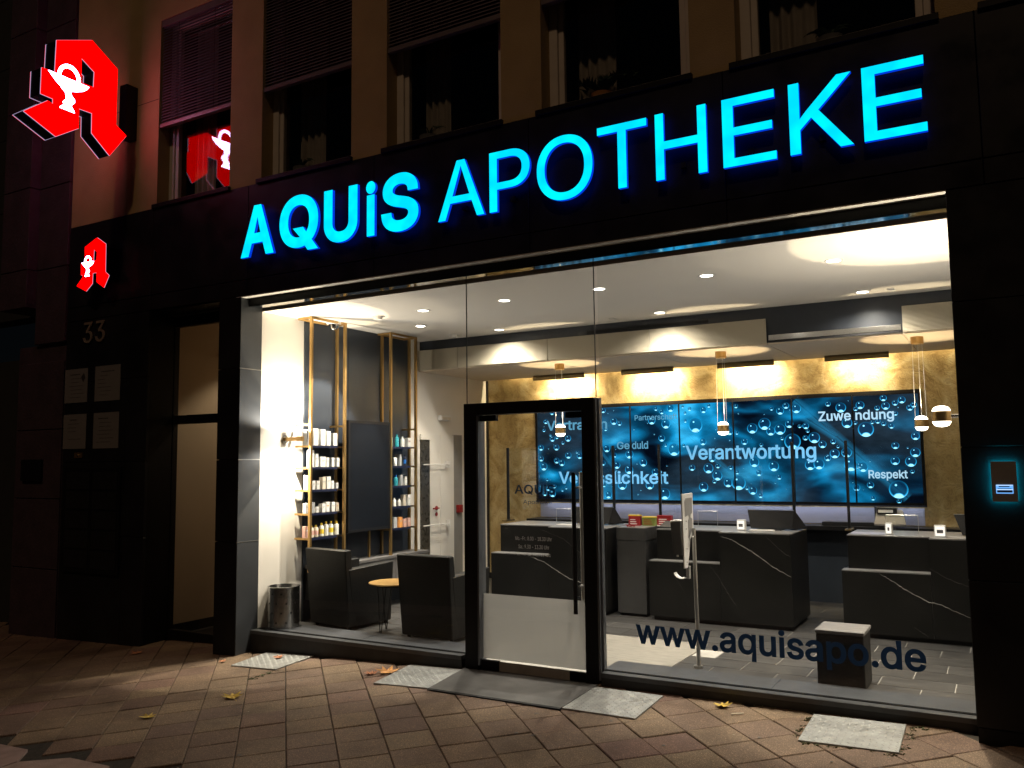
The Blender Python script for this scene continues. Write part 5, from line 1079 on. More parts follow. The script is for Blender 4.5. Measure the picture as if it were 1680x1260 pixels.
for x, y, z, lab in pend:
    t = thing('pendant_lamp', lab, 'lamp', (x, y, 2.77), 'brass pendant lamps over the counters')
    MB().lathe([(0, 2.775), (.058, 2.775), (.058, 2.705), (0, 2.705)], (x, y, 0), n=24).build('canopy', 'brass', t, smooth=True)
    w = MB()
    for a in (90, 210, 330): w.cyl((x+.050*math.cos(R(a)), y+.050*math.sin(R(a)), 2.71), (x+.058*math.cos(R(a)), y+.058*math.sin(R(a)), z+.02), .0021, n=5)
    w.build('wires', 'white_plastic', t)
    capsule(t, (x, y, z))
    o = light('SPOT', 'uplight', (x, y, z+.085), 55, (1, .80, .50), t, spot_size=R(72), spot_blend=.22, shadow_soft_size=.012); o.rotation_euler = (math.pi, 0, 0)
    light('SPOT', 'counter_light', (x, y, z-.085), 30, (1, .84, .62), t, spot_size=R(80), spot_blend=.2, shadow_soft_size=.02)
for c, wx, lab in (((-6.40, .33, 1.868), -6.53, 'brass wall lamp throwing light up and down the white left wall'), ((-.402, .40, 1.882), -.255, 'bright round wall lamp at the edge of the right pier')):
    t = thing('wall_lamp', lab, 'lamp', (wx, c[1], c[2]))
    x, y, z = c; s_ = 1 if x > wx else -1
    if s_ > 0:      # seen edge on: disc head on a short bar
        MB().cyl((wx, y, z), (wx+.012, y, z), .045, n=28).build('wall_disc', 'chrome', t, smooth=True)
        MB().box(wx+.012, x+.09, y-.012, y+.012, z-.018, z+.018).build('arm', 'brass', t, bevel=.003)
        B('head', 'brass', t, x+.06, x+.13, y-.02, y+.02, z-.024, z+.024, bevel=.004)
    else:
        MB().cyl((wx, y, z), (x+.05, y, z), .014, n=16).build('arm', 'chrome', t, smooth=True); capsule(t, c)
    e = 110 if s_ > 0 else 90
    o = light('SPOT', 'uplight', (x, y, z+.08), e, (1, .82, .56), t, spot_size=R(79), spot_blend=.08, shadow_soft_size=.010); o.rotation_euler = (math.pi, 0, 0)
    light('SPOT', 'down_beam', (x, y, z-.08), e*1.3, (1, .86, .64), t, spot_size=R(84), spot_blend=.07, shadow_soft_size=.010)
    o = light('SPOT', 'uplight_halo', (x, y, z+.075), e*.3, (1, .82, .56), t, spot_size=R(112), spot_blend=.12, shadow_soft_size=.012); o.rotation_euler = (math.pi, 0, 0)
    for dz_ in (-.082, .082):
        o = light('SPOT', 'lens_glow', (x+(.05 if s_ > 0 else 0), y, z+dz_), 70 if dz_ > 0 else 24, (1, .92, .80), t, spot_size=R(172), spot_blend=.25, shadow_soft_size=.04)
        if dz_ > 0: o.rotation_euler = (math.pi, 0, 0)
    light('SPOT', 'down_halo', (x, y, z-.075), e*.35, (1, .86, .64), t, spot_size=R(112), spot_blend=.12, shadow_soft_size=.012)
# linear fittings washing the gold wall
for i, (a, b) in enumerate(((-5.60, -4.83), (-4.30, -3.60), (-3.04, -2.36), (-1.79, -1.11))):
    lab = ['wall washing tube fitting seen over the door frame', 'wall washing tube fitting second from the left', 'wall washing tube fitting beside the middle pendant', 'rightmost wall washing tube fitting under the open ceiling box'][i]
    t = thing('wall_washer', lab, 'lamp', ((a+b)/2, 4.05, 2.75), 'brass tube lights under the ceiling boxes')
    hb = MB(); n = 10
    for x in (a, b):
        for q in range(n+1):
            an = math.pi*(.95*q/n+.55); hb.v.append((x, 4.06+.035*math.cos(an)*1.0, 2.745+.035*math.sin(an)))
    for q in range(n): hb.f.append((q, q+1, n+2+q, n+1+q))
    hb.f.append(tuple(range(n+1))); hb.f.append(tuple(2*n+1-q for q in range(n+1)))
    hb.build('housing', 'brass_dark', t)
    B('clip', 'dark_metal', t, (a+b)/2-.02, (a+b)/2+.02, 4.045, 4.075, 2.745, 2.775)
    o = light('AREA', 'wash_light', ((a+b)/2, 4.085, 2.745), [22, 26, 26, 10][i], (1, .80, .50), t, shape='RECTANGLE', size=(b-a)*.8, size_y=.03, spread=R(125))
    o.rotation_euler = (R(48), 0, 0)
cl = thing('cove_light', 'warm light strip hidden above the ceiling boxes along the gold wall', 'light strip', (-2.5, 4.29, 3.0))
B('strip', 'white_plastic', cl, -6.4, 1.3, 4.252, 4.256, 2.84, 2.85)
o = light('AREA', 'cove_glow', (-2.6, 4.29, 2.98), 110, (1, .78, .44), cl, shape='RECTANGLE', size=7.2, size_y=.03)

# ------------------------------------------------------------------ video wall
vw = thing('video_wall', 'wide video wall of seven portrait screens showing blue water drops and German words', 'video wall', (-3.2, 4.3, 1.7))
X0, X1, Z0, Z1 = -5.69, -.853, 1.085, 2.328
sx = [X0, -4.985, -4.297, -3.630, -2.940, -2.235, -1.553, X1]
B('wall_mount', 'black_metal', vw, X0-.03, X1+.02, 4.305, 4.334, Z0-.03, Z1+.035)
for a, b in zip(sx[:-1], sx[1:]):
    bz = MB(); q = .0085
    bz.box(a+.0015, b-.0015, 4.285, 4.304, Z0, Z0+.014); bz.box(a+.0015, b-.0015, 4.285, 4.304, Z1-.014, Z1); bz.box(a+.0015, a+q, 4.285, 4.304, Z0+.014, Z1-.014); bz.box(b-q, b-.0015, 4.285, 4.304, Z0+.014, Z1-.014)
    pn = bz.build('screen_panel', 'black_plastic', vw)
    B('display', 'screen_picture', pn, a+q, b-q, 4.297, 4.303, Z0+.014, Z1-.014)
DROPS = [(-4.53,2.13,0.042),(-4.45,2.1,0.028),(-4.0,2.12,0.044),(-3.81,2.07,0.052),(-3.86,2.23,0.029),(-3.94,2.27,0.023),(-3.74,2.27,0.042),(-3.58,2.28,0.016),(-3.49,2.25,0.024),(-3.55,2.2,0.019),(-3.31,2.23,0.035),(-3.55,2.1,0.02),(-3.42,2.04,0.079),(-3.24,2.28,0.022),(-2.9,2.26,0.023),(-3.87,1.89,0.039),(-3.71,1.74,0.069),(-3.82,1.8,0.02),(-3.58,1.79,0.019),(-3.33,1.83,0.038),(-2.99,1.95,0.039),(-2.9,1.93,0.019),(-2.71,1.98,0.055),(-2.56,2.03,0.064),(-2.49,1.94,0.046),(-2.38,1.96,0.058),(-2.47,2.21,0.02),(-2.37,2.18,0.04),(-2.3,2.24,0.033),(-2.18,2.2,0.048),(-2.27,2.02,0.042),(-2.15,1.99,0.02),(-2.08,1.99,0.032),(-2.06,1.93,0.018),(-2.24,1.81,0.084),(-2.09,1.85,0.027),(-2.36,1.85,0.019),(-2.81,1.82,0.034),(-2.61,1.78,0.021),(-4.13,1.58,0.044),(-4.53,1.68,0.028),(-4.5,1.55,0.041),(-4.32,1.69,0.049),(-4.33,1.49,0.05),(-3.97,1.46,0.04),(-4.43,1.29,0.054),(-4.05,1.29,0.048),(-3.85,1.18,0.064),(-3.48,1.51,0.035),(-3.27,1.5,0.055),(-3.15,1.53,0.027),(-3.22,1.62,0.038),(-2.99,1.51,0.023),(-3.16,1.41,0.055),(-3.2,1.34,0.023),(-3.03,1.32,0.047),(-2.9,1.32,0.077),(-2.8,1.26,0.021),(-2.73,1.23,0.045),(-2.64,1.17,0.027),(-3.34,1.27,0.052),(-2.91,1.45,0.023),(-2.7,1.57,0.052),(-2.47,1.52,0.054),(-2.65,1.44,0.033),(-2.41,1.39,0.026),(-2.15,1.12,0.047),(-1.82,2.24,0.027),(-1.68,2.19,0.051),(-1.47,2.21,0.041),(-1.52,2.17,0.023),(-2.08,1.99,0.033),(-1.99,1.85,0.057),(-2.09,1.85,0.026),(-1.9,1.77,0.039),(-1.78,1.8,0.027),(-1.73,1.74,0.016),(-1.77,1.66,0.048),(-1.85,1.61,0.032),(-2.05,1.53,0.052),(-1.95,1.54,0.054),(-1.64,1.67,0.051),(-1.6,1.53,0.066),(-1.51,1.52,0.028),(-1.47,1.5,0.047),(-1.42,1.93,0.076),(-1.62,2.01,0.051),(-1.53,2.01,0.019),(-1.35,2.01,0.019),(-1.29,2.02,0.025),(-1.23,1.99,0.023),(-1.15,1.96,0.026),(-1.22,2.28,0.032),(-1.1,2.22,0.028),(-1.03,2.25,0.035),(-0.95,2.16,0.031),(-0.91,2.19,0.028),(-1.2,2.19,0.039),(-1.29,2.17,0.025),(-1.1,2.1,0.022),(-0.91,1.84,0.038),(-1.12,1.74,0.035),(-0.92,1.66,0.046),(-0.97,1.56,0.052),(-1.13,1.57,0.042),(-0.96,1.45,0.02),(-0.89,1.37,0.038),(-1.11,1.25,0.089),(-1.4,1.3,0.033),(-1.55,1.27,0.035),(-1.38,1.15,0.023),(-2.16,1.12,0.042),(-1.11,1.12,0.022),(-5.45,2.28,0.029),(-5.55,2.16,0.029),(-5.58,2.04,0.021),(-5.48,1.97,0.016),(-5.45,1.92,0.035),(-5.38,1.94,0.023),(-5.21,1.92,0.039),(-5.29,1.86,0.02),(-5.63,1.8,0.036),(-5.39,1.8,0.037),(-5.63,1.65,0.034),(-5.59,1.54,0.048),(-5.21,1.69,0.04),(-5.08,1.73,0.016),(-5.04,1.68,0.037),(-5.39,1.62,0.035),(-5.31,1.59,0.04),(-5.54,1.36,0.017),(-5.64,1.27,0.012),(-5.43,1.27,0.024),(-5.53,1.24,0.029),(-5.58,1.17,0.029),(-5.46,1.17,0.042),(-5.31,1.22,0.019),(-5.25,1.25,0.019),(-4.68,2.28,0.031),(-4.65,2.03,0.023),(-4.64,1.77,0.042),(-4.53,1.68,0.028),(-4.7,1.58,0.032),(-4.5,1.55,0.042),(-4.69,1.29,0.026),(-4.63,1.16,0.042)]
rr = random.Random(3)
dv = []; df = []; uvs = []
def quad(cx, cz, r, y):
    k = len(dv); dv.extend([(cx-r, y, cz-r), (cx+r, y, cz-r), (cx+r, y, cz+r), (cx-r, y, cz+r)]); df.append((k, k+1, k+2, k+3)); uvs.extend([(0, 0), (1, 0), (1, 1), (0, 1)])
for i, (x, z, r) in enumerate(DROPS):
    if z+r*1.1 > Z1-.01 or z-r*1.1 < Z0+.01 or x-r < X0+.01 or x+r > X1-.01: continue
    quad(x, z, r*1.2, 4.2962-.00001*(i % 30))
for i in range(60):
    x = rr.uniform(X0+.05, X1-.05); z = rr.uniform(Z0+.05, Z1-.05); r = rr.uniform(.005, .012)
    quad(x, z, r, 4.2955-.00001*(i % 30))
me = bpy.data.meshes.new('picture_drops'); me.from_pydata(dv, [], df); ul = me.uv_layers.new(name='UVMap')
for i, u in enumerate(uvs): ul.data[i].uv = u
me.materials.append(MT['screen_drop']); o = bpy.data.objects.new('picture_drops', me); C.objects.link(o); attach(o, vw); o['kind'] = 'stuff'
def streak(x0, z0, x1, z1, w, name='picture_streak'):
    dx, dz = x1-x0, z1-z0; l = math.hypot(dx, dz); nx, nz = -dz/l*w/2, dx/l*w/2
    me = bpy.data.meshes.new(name); me.from_pydata([(x0-nx, 4.2966, z0-nz), (x1-nx, 4.2966, z1-nz), (x1+nx, 4.2966, z1+nz), (x0+nx, 4.2966, z0+nz)], [], [(0, 1, 2, 3)])
    u = me.uv_layers.new(name='UVMap')
    for i, q in enumerate(((0, 0), (1, 0), (1, 1), (0, 1))): u.data[i].uv = q
    me.materials.append(MT['screen_streak']); o = bpy.data.objects.new(name, me); C.objects.link(o); attach(o, vw)
streak(-3.93, 2.29, -2.65, 1.13, .09); streak(-2.20, 2.30, -1.02, 1.15, .14); streak(-4.95, 2.0, -4.45, 1.40, .06); streak(-2.25, 2.20, -1.75, 1.85, .12)
yW = 4.2935
for s, x0, z0, cap, x1, bd, m_ in (('Vertrauen', -5.536, 2.035, .125, -4.627, 0.0043, 'word_pale'), ('Partnerschaft', -4.234, 2.128, .068, -3.655, 0.0014, 'word_pale'), ('Ge', -4.493, 1.760, .092, -4.315, 0.0031, 'word_pale'), ('duld', -4.28, 1.760, .092, -4.058, 0.0031, 'word_pale'),
                            ('Verlässlichkeit', -5.36, 1.310, .152, -3.796, 0.0052, 'word_cyan'), ('Verantwortu', -3.556, 1.615, .165, -2.262, 0.0056, 'word_cyan'), ('ng', -2.212, 1.615, .165, -1.975, 0.0056, 'word_cyan'), ('Zuwe', -1.932, 2.043, .105, -1.575, 0.0036, 'word_white'), ('ndung', -1.525, 2.043, .105, -1.118, 0.0036, 'word_white'), ('Respekt', -1.415, 1.375, .088, -1.008, 0.0030, 'word_white')):
    text('picture_word', s, x0, z0, cap, yW, m_, vw, x1=x1, bold=bd, depth=.0008)
# pale panels and shelf below the screens
for a, b in ((-5.66, -4.90), (-4.896, -3.72), (-3.716, -2.30), (-2.296, -1.36), (-1.355, -.862)):
    struct(B('splashback_panel', 'lilac_panel', gw, a, b, 4.318, 4.3335, .852, 1.040))
light('AREA', 'splash_light', (-3.2, 4.25, 1.062), 3.5, (.72, .78, 1), vw, shape='RECTANGLE', size=4.7, size_y=.02).rotation_euler = (R(18), 0, 0)
bc = thing('back_counter', 'low dark counter running along the wall beneath the video wall', 'counter', (-3.2, 4.1, 0))
B('top', 'black_plastic', bc, -5.70, 1.2, 3.98, 4.30, .80, .846, bevel=.003); B('front', 'slate_panel', bc, -5.68, 1.2, 4.20, 4.298, -.03, .797)
B('flat_device', 'dark_metal', bc, -1.90, -1.20, 4.05, 4.2, .848, .89)
# document scanner arm unit hanging in front of the panels
sc_ = thing('scanner', 'grey flat scanner head hanging below the video wall above the right counter', 'scanner', (-1.2, 4.1, 1.0))
MB().hull8([(-1.34, 3.98, .86), (-1.02, 3.98, .86), (-1.06, 4.22, 1.0), (-1.34, 4.22, 1.0), (-1.34, 3.98, .885), (-1.02, 3.98, .885), (-1.08, 4.22, 1.03), (-1.34, 4.22, 1.03)]).build('tray', 'cabinet_grey', sc_, bevel=.006)
B('head', 'dark_metal', sc_, -1.33, -1.12, 4.12, 4.24, .99, 1.05, bevel=.004); B('window', 'white_plastic', sc_, -1.31, -1.16, 4.114, 4.119, 1.0, 1.03)
B('post', 'dark_metal', sc_, -1.36, -1.343, 4.2, 4.28, .846, 1.06)

# ------------------------------------------------------------------ counters
def counter(label, x0, loc_group='black marble service counters'):
    t = thing('service_counter', label, 'counter', (x0, 2.3, -.03), loc_group)
    x1 = x0+1.44; xm = x0+.745; yF = 2.30; yB = 3.08; zt = .888
    B('plinth', 'black_metal', t, x0+.03, x1-.03, yF+.04, yB-.03, -.03, .012)
    B('front_panel', 'black_marble', t, x0, xm, yF, yF+.02, .012, .566, bevel=.001, )
    B('front_panel', 'black_marble', t, xm+.0015, x1, yF, yF+.02, .012, zt-.013, bevel=.001)
    B('ledge', 'counter_top', t, x0, xm, yF-.001, yF+.15, .5665, .576, bevel=.001)
    B('recessed_panel', 'black_marble', t, x0+.04, xm, yF+.15, yF+.17, .577, zt-.013)
    B('side_panel', 'black_marble', t, x1-.02, x1-.0005, yF+.021, yB, .012, zt-.013); B('side_panel', 'black_marble', t, x0+.0005, x0+.02, yF+.021, yB, .012, .566)
    B('side_panel', 'black_marble', t, x0+.041, x0+.06, yF+.171, yB, .5675, zt-.013)
    B('side_panel', 'black_marble', t, xm-.001, xm+.0005, yF+.021, yF+.149, .577, zt-.013)
    tp = MB(); tp.prism([(x0+.035, yF+.145), (xm, yF+.145), (xm, yF-.001), (x1+.001, yF-.001), (x1+.001, yB), (x0+.035, yB)], zt-.012, zt, 'XY'); tp.build('counter_top', 'counter_top', t, bevel=.0015, seg=1)
    B('back_panel', 'black_metal', t, x0+.06, x1-.021, yB-.02, yB-.001, .012, zt-.013)
    return t
def vein(parent, pts, w, m, y):
    """pale mineral vein inlaid in the marble face: a tapering ragged ribbon, 1 mm proud"""
    rr = random.Random(int(abs(pts[0][0])*997)); P = []
    for (a, b), (c, d) in zip(pts[:-1], pts[1:]):
        n = 9
        for i in range(n): P.append((a+(c-a)*i/n+rr.uniform(-.004, .004), b+(d-b)*i/n+rr.uniform(-.004, .004)))
    P.append(pts[-1]); mb = MB(); n = len(P)
    for i, (a, b) in enumerate(P):
        ww = w*(.35+.65*math.sin(math.pi*min(1, max(0, i/(n-1)))))*rr.uniform(.5, 1.3)/2
        mb.v += [(a, y-.0006, b-ww), (a, y-.0006, b+ww)]
        if i: k = 2*i; mb.f.append((k-2, k, k+1, k-1))
    mb.build('marble_vein', m, parent)
c1 = counter('left marble counter, seen through the glass door', -5.23)
c2 = counter('middle marble counter with a sloping monitor on top', -3.312)
c3 = counter('right marble counter, partly hidden by the right pier', -1.42)
vein(c1, [(-4.70, .545), (-4.55, .50), (-4.40, .42), (-4.22, .33), (-4.05, .29), (-3.85, .17)], .010, 'marble_vein', 2.30)
vein(c2, [(-2.55, .845), (-2.44, .815), (-2.25, .71), (-2.05, .57), (-1.875, .48)], .009, 'marble_vein', 2.30)
vein(c2, [(-2.10, .86), (-1.99, .745), (-1.93, .70), (-1.875, .67)], .006, 'marble_vein_faint', 2.30)
vein(c2, [(-2.66, .54), (-2.58, .44), (-2.50, .30), (-2.40, .15)], .006, 'marble_vein_faint', 2.30)
vein(c2, [(-3.1, .50), (-2.95, .30), (-2.9, .12)], .004, 'marble_vein_faint', 2.30)
vein(c3, [(-1.10, .56), (-.98, .49), (-.90, .43), (-.70, .33), (-.60, .31), (-.35, .20)], .009, 'marble_vein', 2.30)
vein(c3, [(-.68, .62), (-.50, .52), (-.3, .46)], .005, 'marble_vein_faint', 2.30)
vein(c3, [(-.83, .10), (-.77, .06), (-.72, .03)], .006, 'marble_vein_faint', 2.30)
vein(c1, [(-4.6, .86), (-4.3, .76), (-4.1, .62), (-3.9, .52)], .005, 'marble_vein_faint', 2.30)
# seam where a second thin slab meets
pod = thing('display_pedestal', 'tall dark grey pedestal between the left and middle counters with tissues on top', 'pedestal', (-3.54, 2.5, -.03))
B('plinth', 'black_metal', pod, -3.69, -3.40, 2.43, 2.74, -.03, .0); B('body', 'pod_grey', pod, -3.71, -3.385, 2.40, 2.78, .0, .757, bevel=.004); B('top_box', 'pod_grey', pod, -3.712, -3.383, 2.398, 2.782, .762, .889, bevel=.003); B('top_plate', 'counter_top', pod, -3.712, -3.383, 2.398, 2.782, .8895, .896)

# protective screens on the counters: two posts and a clear sheet
def guard(xa, xb, label):
    t = thing('hygiene_screen', label, 'screen', ((xa+xb)/2, 2.95, .89), 'clear hygiene screens on the counters')
    for x in (xa, xb):
        B('post', 'black_metal', t, x-.013, x+.013, 2.935, 2.961, .895, 1.78, bevel=.001)
        B('foot', 'brass_dark', t, x-.03, x+.03, 2.84, 3.05, .889, .905, bevel=.004)
    B('clear_sheet', 'clear_screen', t, xa+.014, xb-.014, 2.945, 2.950, 1.03, 1.772)
guard(-5.375, -3.968, 'clear screen between black posts on the left counter'); guard(-3.411, -1.962, 'clear screen between black posts on the middle counter'); guard(-1.435, -.02, 'clear screen on the right counter, its left post in front of the video wall')
def hatch(x, y, w_, label):
    t = thing('acrylic_stand', label, 'stand', (x, y, .89), 'small clear acrylic stands on the counters')
    mb = MB(); mb.tube([(x-w_/2, y, .892), (x-w_/2, y, 1.06), (x+w_/2, y, 1.06), (x+w_/2, y, .892)], .0028, n=6); mb.build('edge', 'brushed_steel', t); B('sheet', 'clear_screen', t, x-w_/2+.003, x+w_/2-.003, y-.0015, y+.0015, .892, 1.057)
hatch(-4.50, 2.72, .19, 'small clear stand on the left counter'); hatch(-2.83, 2.80, .21, 'small clear stand in the middle of the middle counter'); hatch(-.93, 2.72, .28, 'small clear stand on the right counter')

# monitors leaning back (seen from behind)
def monitor(x, y, label, w_=.46):
    t = thing('monitor', label, 'monitor', (x, y, .89), 'black touch monitors on the counters')
    MB().hull8([(x-w_/2+.03, y-.07, .905), (x+w_/2-.01, y-.07, .905), (x+w_/2-.01, y-.04, .900), (x-w_/2+.03, y-.04, .900), (x-w_/2-.04, y+.10, 1.075), (x+w_/2-.03, y+.10, 1.075), (x+w_/2-.03, y+.115, 1.075), (x-w_/2-.04, y+.115, 1.075)]).build('display_back', 'monitor_black', t, bevel=.003)
    MB().hull8([(x+w_/2-.008, y-.07, .905), (x+w_/2+.11, y+.05, .90), (x+w_/2+.11, y+.07, .90), (x+w_/2-.008, y-.04, .90), (x+w_/2-.028, y+.10, 1.07), (x+w_/2-.020, y+.11, 1.07), (x+w_/2-.020, y+.12, 1.07), (x+w_/2-.028, y+.115, 1.07)]).build('side_wing', 'monitor_black', t)
    B('top_edge', 'brushed_steel', t, x-w_/2-.04, x+w_/2-.03, y+.098, y+.117, 1.0755, 1.080)
    B('base', 'dark_metal', t, x-.12, x+.12, y-.12, y+.06, .8885, .900, bevel=.003)
monitor(-2.15, 2.76, 'black monitor seen from behind on the middle counter'); monitor(-4.16, 2.80, 'black monitor on the left counter, behind the door frame'); monitor(-.22, 2.62, 'dark monitor at the right edge above the right counter')
def terminal(x, y, label, w_=.085):
    t = thing('card_terminal', label, 'card terminal', (x, y, .89), 'lit white card terminals on the counters')
    B('body', 'white_plastic', t, x-w_/2, x+w_/2, y-.03, y+.03, .8885, .995, bevel=.008); B('front', 'terminal_white', t, x-w_/2+.008, x+w_/2-.008, y-.033, y-.0305, .90, .986)
    B('screen', 'cabinet_grey', t, x-w_/2+.022, x+w_/2-.022, y-.036, y-.0335, .925, .955)
terminal(-2.405, 2.56, 'white card terminal on the middle counter beside the monitor'); terminal(-1.03, 2.58, 'small white card terminal in the middle of the right counter', .06); terminal(-.59, 2.45, 'bright white card terminal at the right end of the right counter', .095)
# cables, papers and leaflets
def sheet(x, y, w_, d_, rot, label, m='white_plastic', h=.003):
    o = MB().box(-w_/2, w_/2, -d_/2, d_/2, 0, h).build('paper_sheet', m, None); o.location = (x, y, .8885); o.rotation_euler = (0, 0, R(rot)); tag(o, label, 'paper', 'papers lying on the counters')
sheet(-2.20, 2.55, .24, .10, 6, 'white leaflets in front of the monitor on the middle counter', h=.01); sheet(-3.80+.42, 2.86, .14, .2, 10, 'white papers at the left end of the middle counter', h=.008)
sheet(-1.22, 2.62, .30, .22, 3, 'pale glossy sheet on the left end of the right counter', 'lilac_panel'); sheet(-4.40, 2.60, .22, .12, -8, 'white papers beside the monitor on the left counter', h=.006)
cbl = MB(); cbl.tube([(-.53, 2.44, .893), (-.45, 2.42, .893), (-.38, 2.45, .893), (-.28, 2.50, .893), (-.1, 2.47, .893)], .004); tag(cbl.build('cable', 'white_plastic', None), 'white cable leading right from the bright card terminal', 'cable')
wb = thing('document_tray', 'low dark tray beside the sweet boxes at the left end of the middle counter', 'tray', (-3.2, 2.6, .89)); MB().hull8([(-3.27, 2.50, .889), (-3.02, 2.50, .889), (-3.02, 2.72, .889), (-3.27, 2.72, .889), (-3.27, 2.50, .905), (-3.02, 2.50, .905), (-3.02, 2.72, .955), (-3.27, 2.72, .955)]).build('tray', 'pod_grey', wb, bevel=.003)
for x, y, w_, h, m, lab in ((-3.615, 2.70, .13, .105, 'box_red', 'red sweets box standing on the pedestal'), (-3.455, 2.72, .15, .088, 'box_lime', 'green and yellow carton beside the red box on the pedestal'), (-3.33, 2.86, .16, .095, 'box_red', 'second red carton, behind the black post')):
    t = thing('sweets_box', lab, 'box', (x, y, .9), 'colourful cartons between the counters')
    B('carton', m, t, x-w_/2, x+w_/2, y-.03, y+.03, .896, .896+h, bevel=.002); B('lid', 'box_yellow' if m != 'box_red' or x < -3.6 else m, t, x-w_/2-.002, x+w_/2+.002, y-.032, y+.032, .8965+h, .906+h)
    pb = MB()
    for r_ in range(3): pb.box(x-w_/2+.02, x+w_/2-.03-.01*r_, y-.0308, y-.0301, .912+r_*.022, .920+r_*.022)
    pb.build('print', 'box_white' if m == 'box_red' else 'box_red', t)
sw = MB(); rr = random.Random(9)
for i in range(22):
    x = -3.56+rr.uniform(-.055, .055); y = 2.48+rr.uniform(-.05, .05); a = rr.uniform(0, 3); z = .897+rr.uniform(0, .018)
    dx, dy = math.cos(a)*.014, math.sin(a)*.014; sw.hull8([(x-dx, y-dy, z), (x+dy*.5, y-dx*.5, z), (x+dx, y+dy, z), (x-dy*.5, y+dx*.5, z), (x-dx*.7, y-dy*.7, z+.009), (x+dy*.4, y-dx*.4, z+.012), (x+dx*.7, y+dy*.7, z+.009), (x-dy*.4, y+dx*.4, z+.012)])
o = sw.build('sweets', 'box_red'); tag(o, 'small heap of red wrapped sweets on the pedestal', 'sweets'); o['kind'] = 'stuff'; del o['category']

# ------------------------------------------------------------------ shelving on the left wall
XF, XR = -6.30, -6.49
def brass_unit(label, ya, yb, yr, side_left, products):
    t = thing('brass_shelf', label, 'shelf', (XR, ya, 0), 'brass framed wall shelves')
    for y in (ya, yb): B('upright', 'brass', t, XF-.014, XF+.014, y-.014, y+.014, .50, 3.158)
    for y in yr: B('upright', 'brass', t, XR-.018, XR+.010, y-.014, y+.014, .0 if y > 1.5 else .5, 3.158)
    B('top_rail', 'brass', t, XR, XF-.0145, ya-.010, ya+.010, 3.135, 3.157); B('top_rail', 'brass', t, XR, XF-.0145, yb-.010, yb+.010, 3.135, 3.157)
    B('top_rail', 'brass', t, XF-.010, XF+.010, ya+.0145, yb-.0145, 3.137, 3.157)
    B('top_rail', 'brass', t, XR-.0, XR+.02, ya+.0, yb-.0, 3.137, 3.157)
    zs = [2.03, 1.805, 1.578, 1.343, 1.10, .848]
    for i, z in enumerate(zs):
        for y in (ya, yb): B('rung', 'brass', t, -6.508, XF-.0145, y-.009, y+.009, z-.022, z-.002)
        if i: B('glass_shelf', 'black_plastic', t, -6.505, XF-.016, ya+.012, yb-.012, z-.010, z-.002); B('price_rail', 'box_navy', t, XF-.015, XF-.011, ya+.016, yb-.10, z-.026, z-.004)
    return t
brass_unit('left brass wall shelf filled with white cosmetic cartons', .475, 1.0, (1.09,), True, None)
brass_unit('right brass wall shelf with blue and turquoise bottles, beside the white doors', 1.81, 2.303, (1.89, 2.43), False, None)
ORD = ['first', 'second', 'third', 'fourth', 'fifth', 'sixth', 'seventh', 'eighth', 'ninth', 'tenth', 'eleventh', 'twelfth']
SH = {2: 1.805, 3: 1.578, 4: 1.343, 5: 1.10, 6: .848}
SN = {2: 'top', 3: 'second', 4: 'middle', 5: 'fourth', 6: 'bottom'}
def product(kind, y, z, w_, h, m, lab, x=-6.355, grp=None, cap='box_white', band=None):
    t = thing({'c': 'carton', 'b': 'bottle', 't': 'tube'}[kind], lab, {'c': 'carton', 'b': 'bottle', 't': 'tube'}[kind], (x, y, z), grp)
    if kind == 'c':
        B('box', m, t, x-w_/2, x+w_/2, y-w_/2, y+w_/2, z, z+h, bevel=.0015)
        b_ = MB(); b_.box(x+w_/2, x+w_/2+.0006, y-w_*.33, y+w_*.33, z+h*.62, z+h*.68); b_.box(x+w_/2, x+w_/2+.0006, y-w_*.30, y+w_*.16, z+h*.54, z+h*.57)
        b_.build('print', band or 'box_grey', t)
    elif kind == 'b':
        r = w_/2
        MB().lathe([(0, z), (r, z+.002), (r, z+h*.70), (r*.8, z+h*.78), (r*.38, z+h*.82), (r*.38, z+h*.85), (0, z+h*.85)], (x, y, 0), n=16).build('body', m, t, smooth=True)
        MB().lathe([(0, z+h*.85), (r*.48, z+h*.85), (r*.45, z+h), (0, z+h)], (x, y, 0), n=14).build('cap', cap, t, smooth=True)
        MB().lathe([(r*1.005, z+h*.2), (r*1.012, z+h*.2), (r*1.012, z+h*.55), (r*1.005, z+h*.55)], (x, y, 0), n=16).build('label', band or 'box_white', t, smooth=True)
    else:
        MB().hull8([(x-.014, y-w_*.3, z+.02), (x+.014, y-w_*.3, z+.02), (x+.014, y+w_*.3, z+.02), (x-.014, y+w_*.3, z+.02), (x-.002, y-w_/2, z+h), (x+.002, y-w_/2, z+h), (x+.002, y+w_/2, z+h), (x-.002, y+w_/2, z+h)]).build('body', m, t, bevel=.001)
        MB().cyl((x, y, z), (x, y, z+.02), w_*.3, n=12).build('cap', cap, t)
    return t
def row(unit, shelf, items, y0, y1):
    gap = (y1-y0)/len(items)
    for i, it in enumerate(items):
        kind, w_, h, m, desc = it[:5]; kw = it[5] if len(it) > 5 else {}
        y = y0+gap*(i+.5); z = SH[shelf]-.0015
        product(kind, y, z, w_, h, m, f'{desc}, {ORD[i]} from left on {SN[shelf]} shelf, {unit} brass unit', grp=f'products on the {unit} brass shelf', x=-6.36+random.uniform(-.006, .006), **kw)
W = 'box_white'
row('left', 2, [('c', .055, .165, 'box_grey', 'pale grey narrow carton'), ('c', .070, .178, W, 'tall white carton'), ('c', .072, .172, W, 'wide tall white carton'), ('c', .058, .155, W, 'white carton'), ('c', .060, .135, W, 'shorter white carton')], .44, .93)
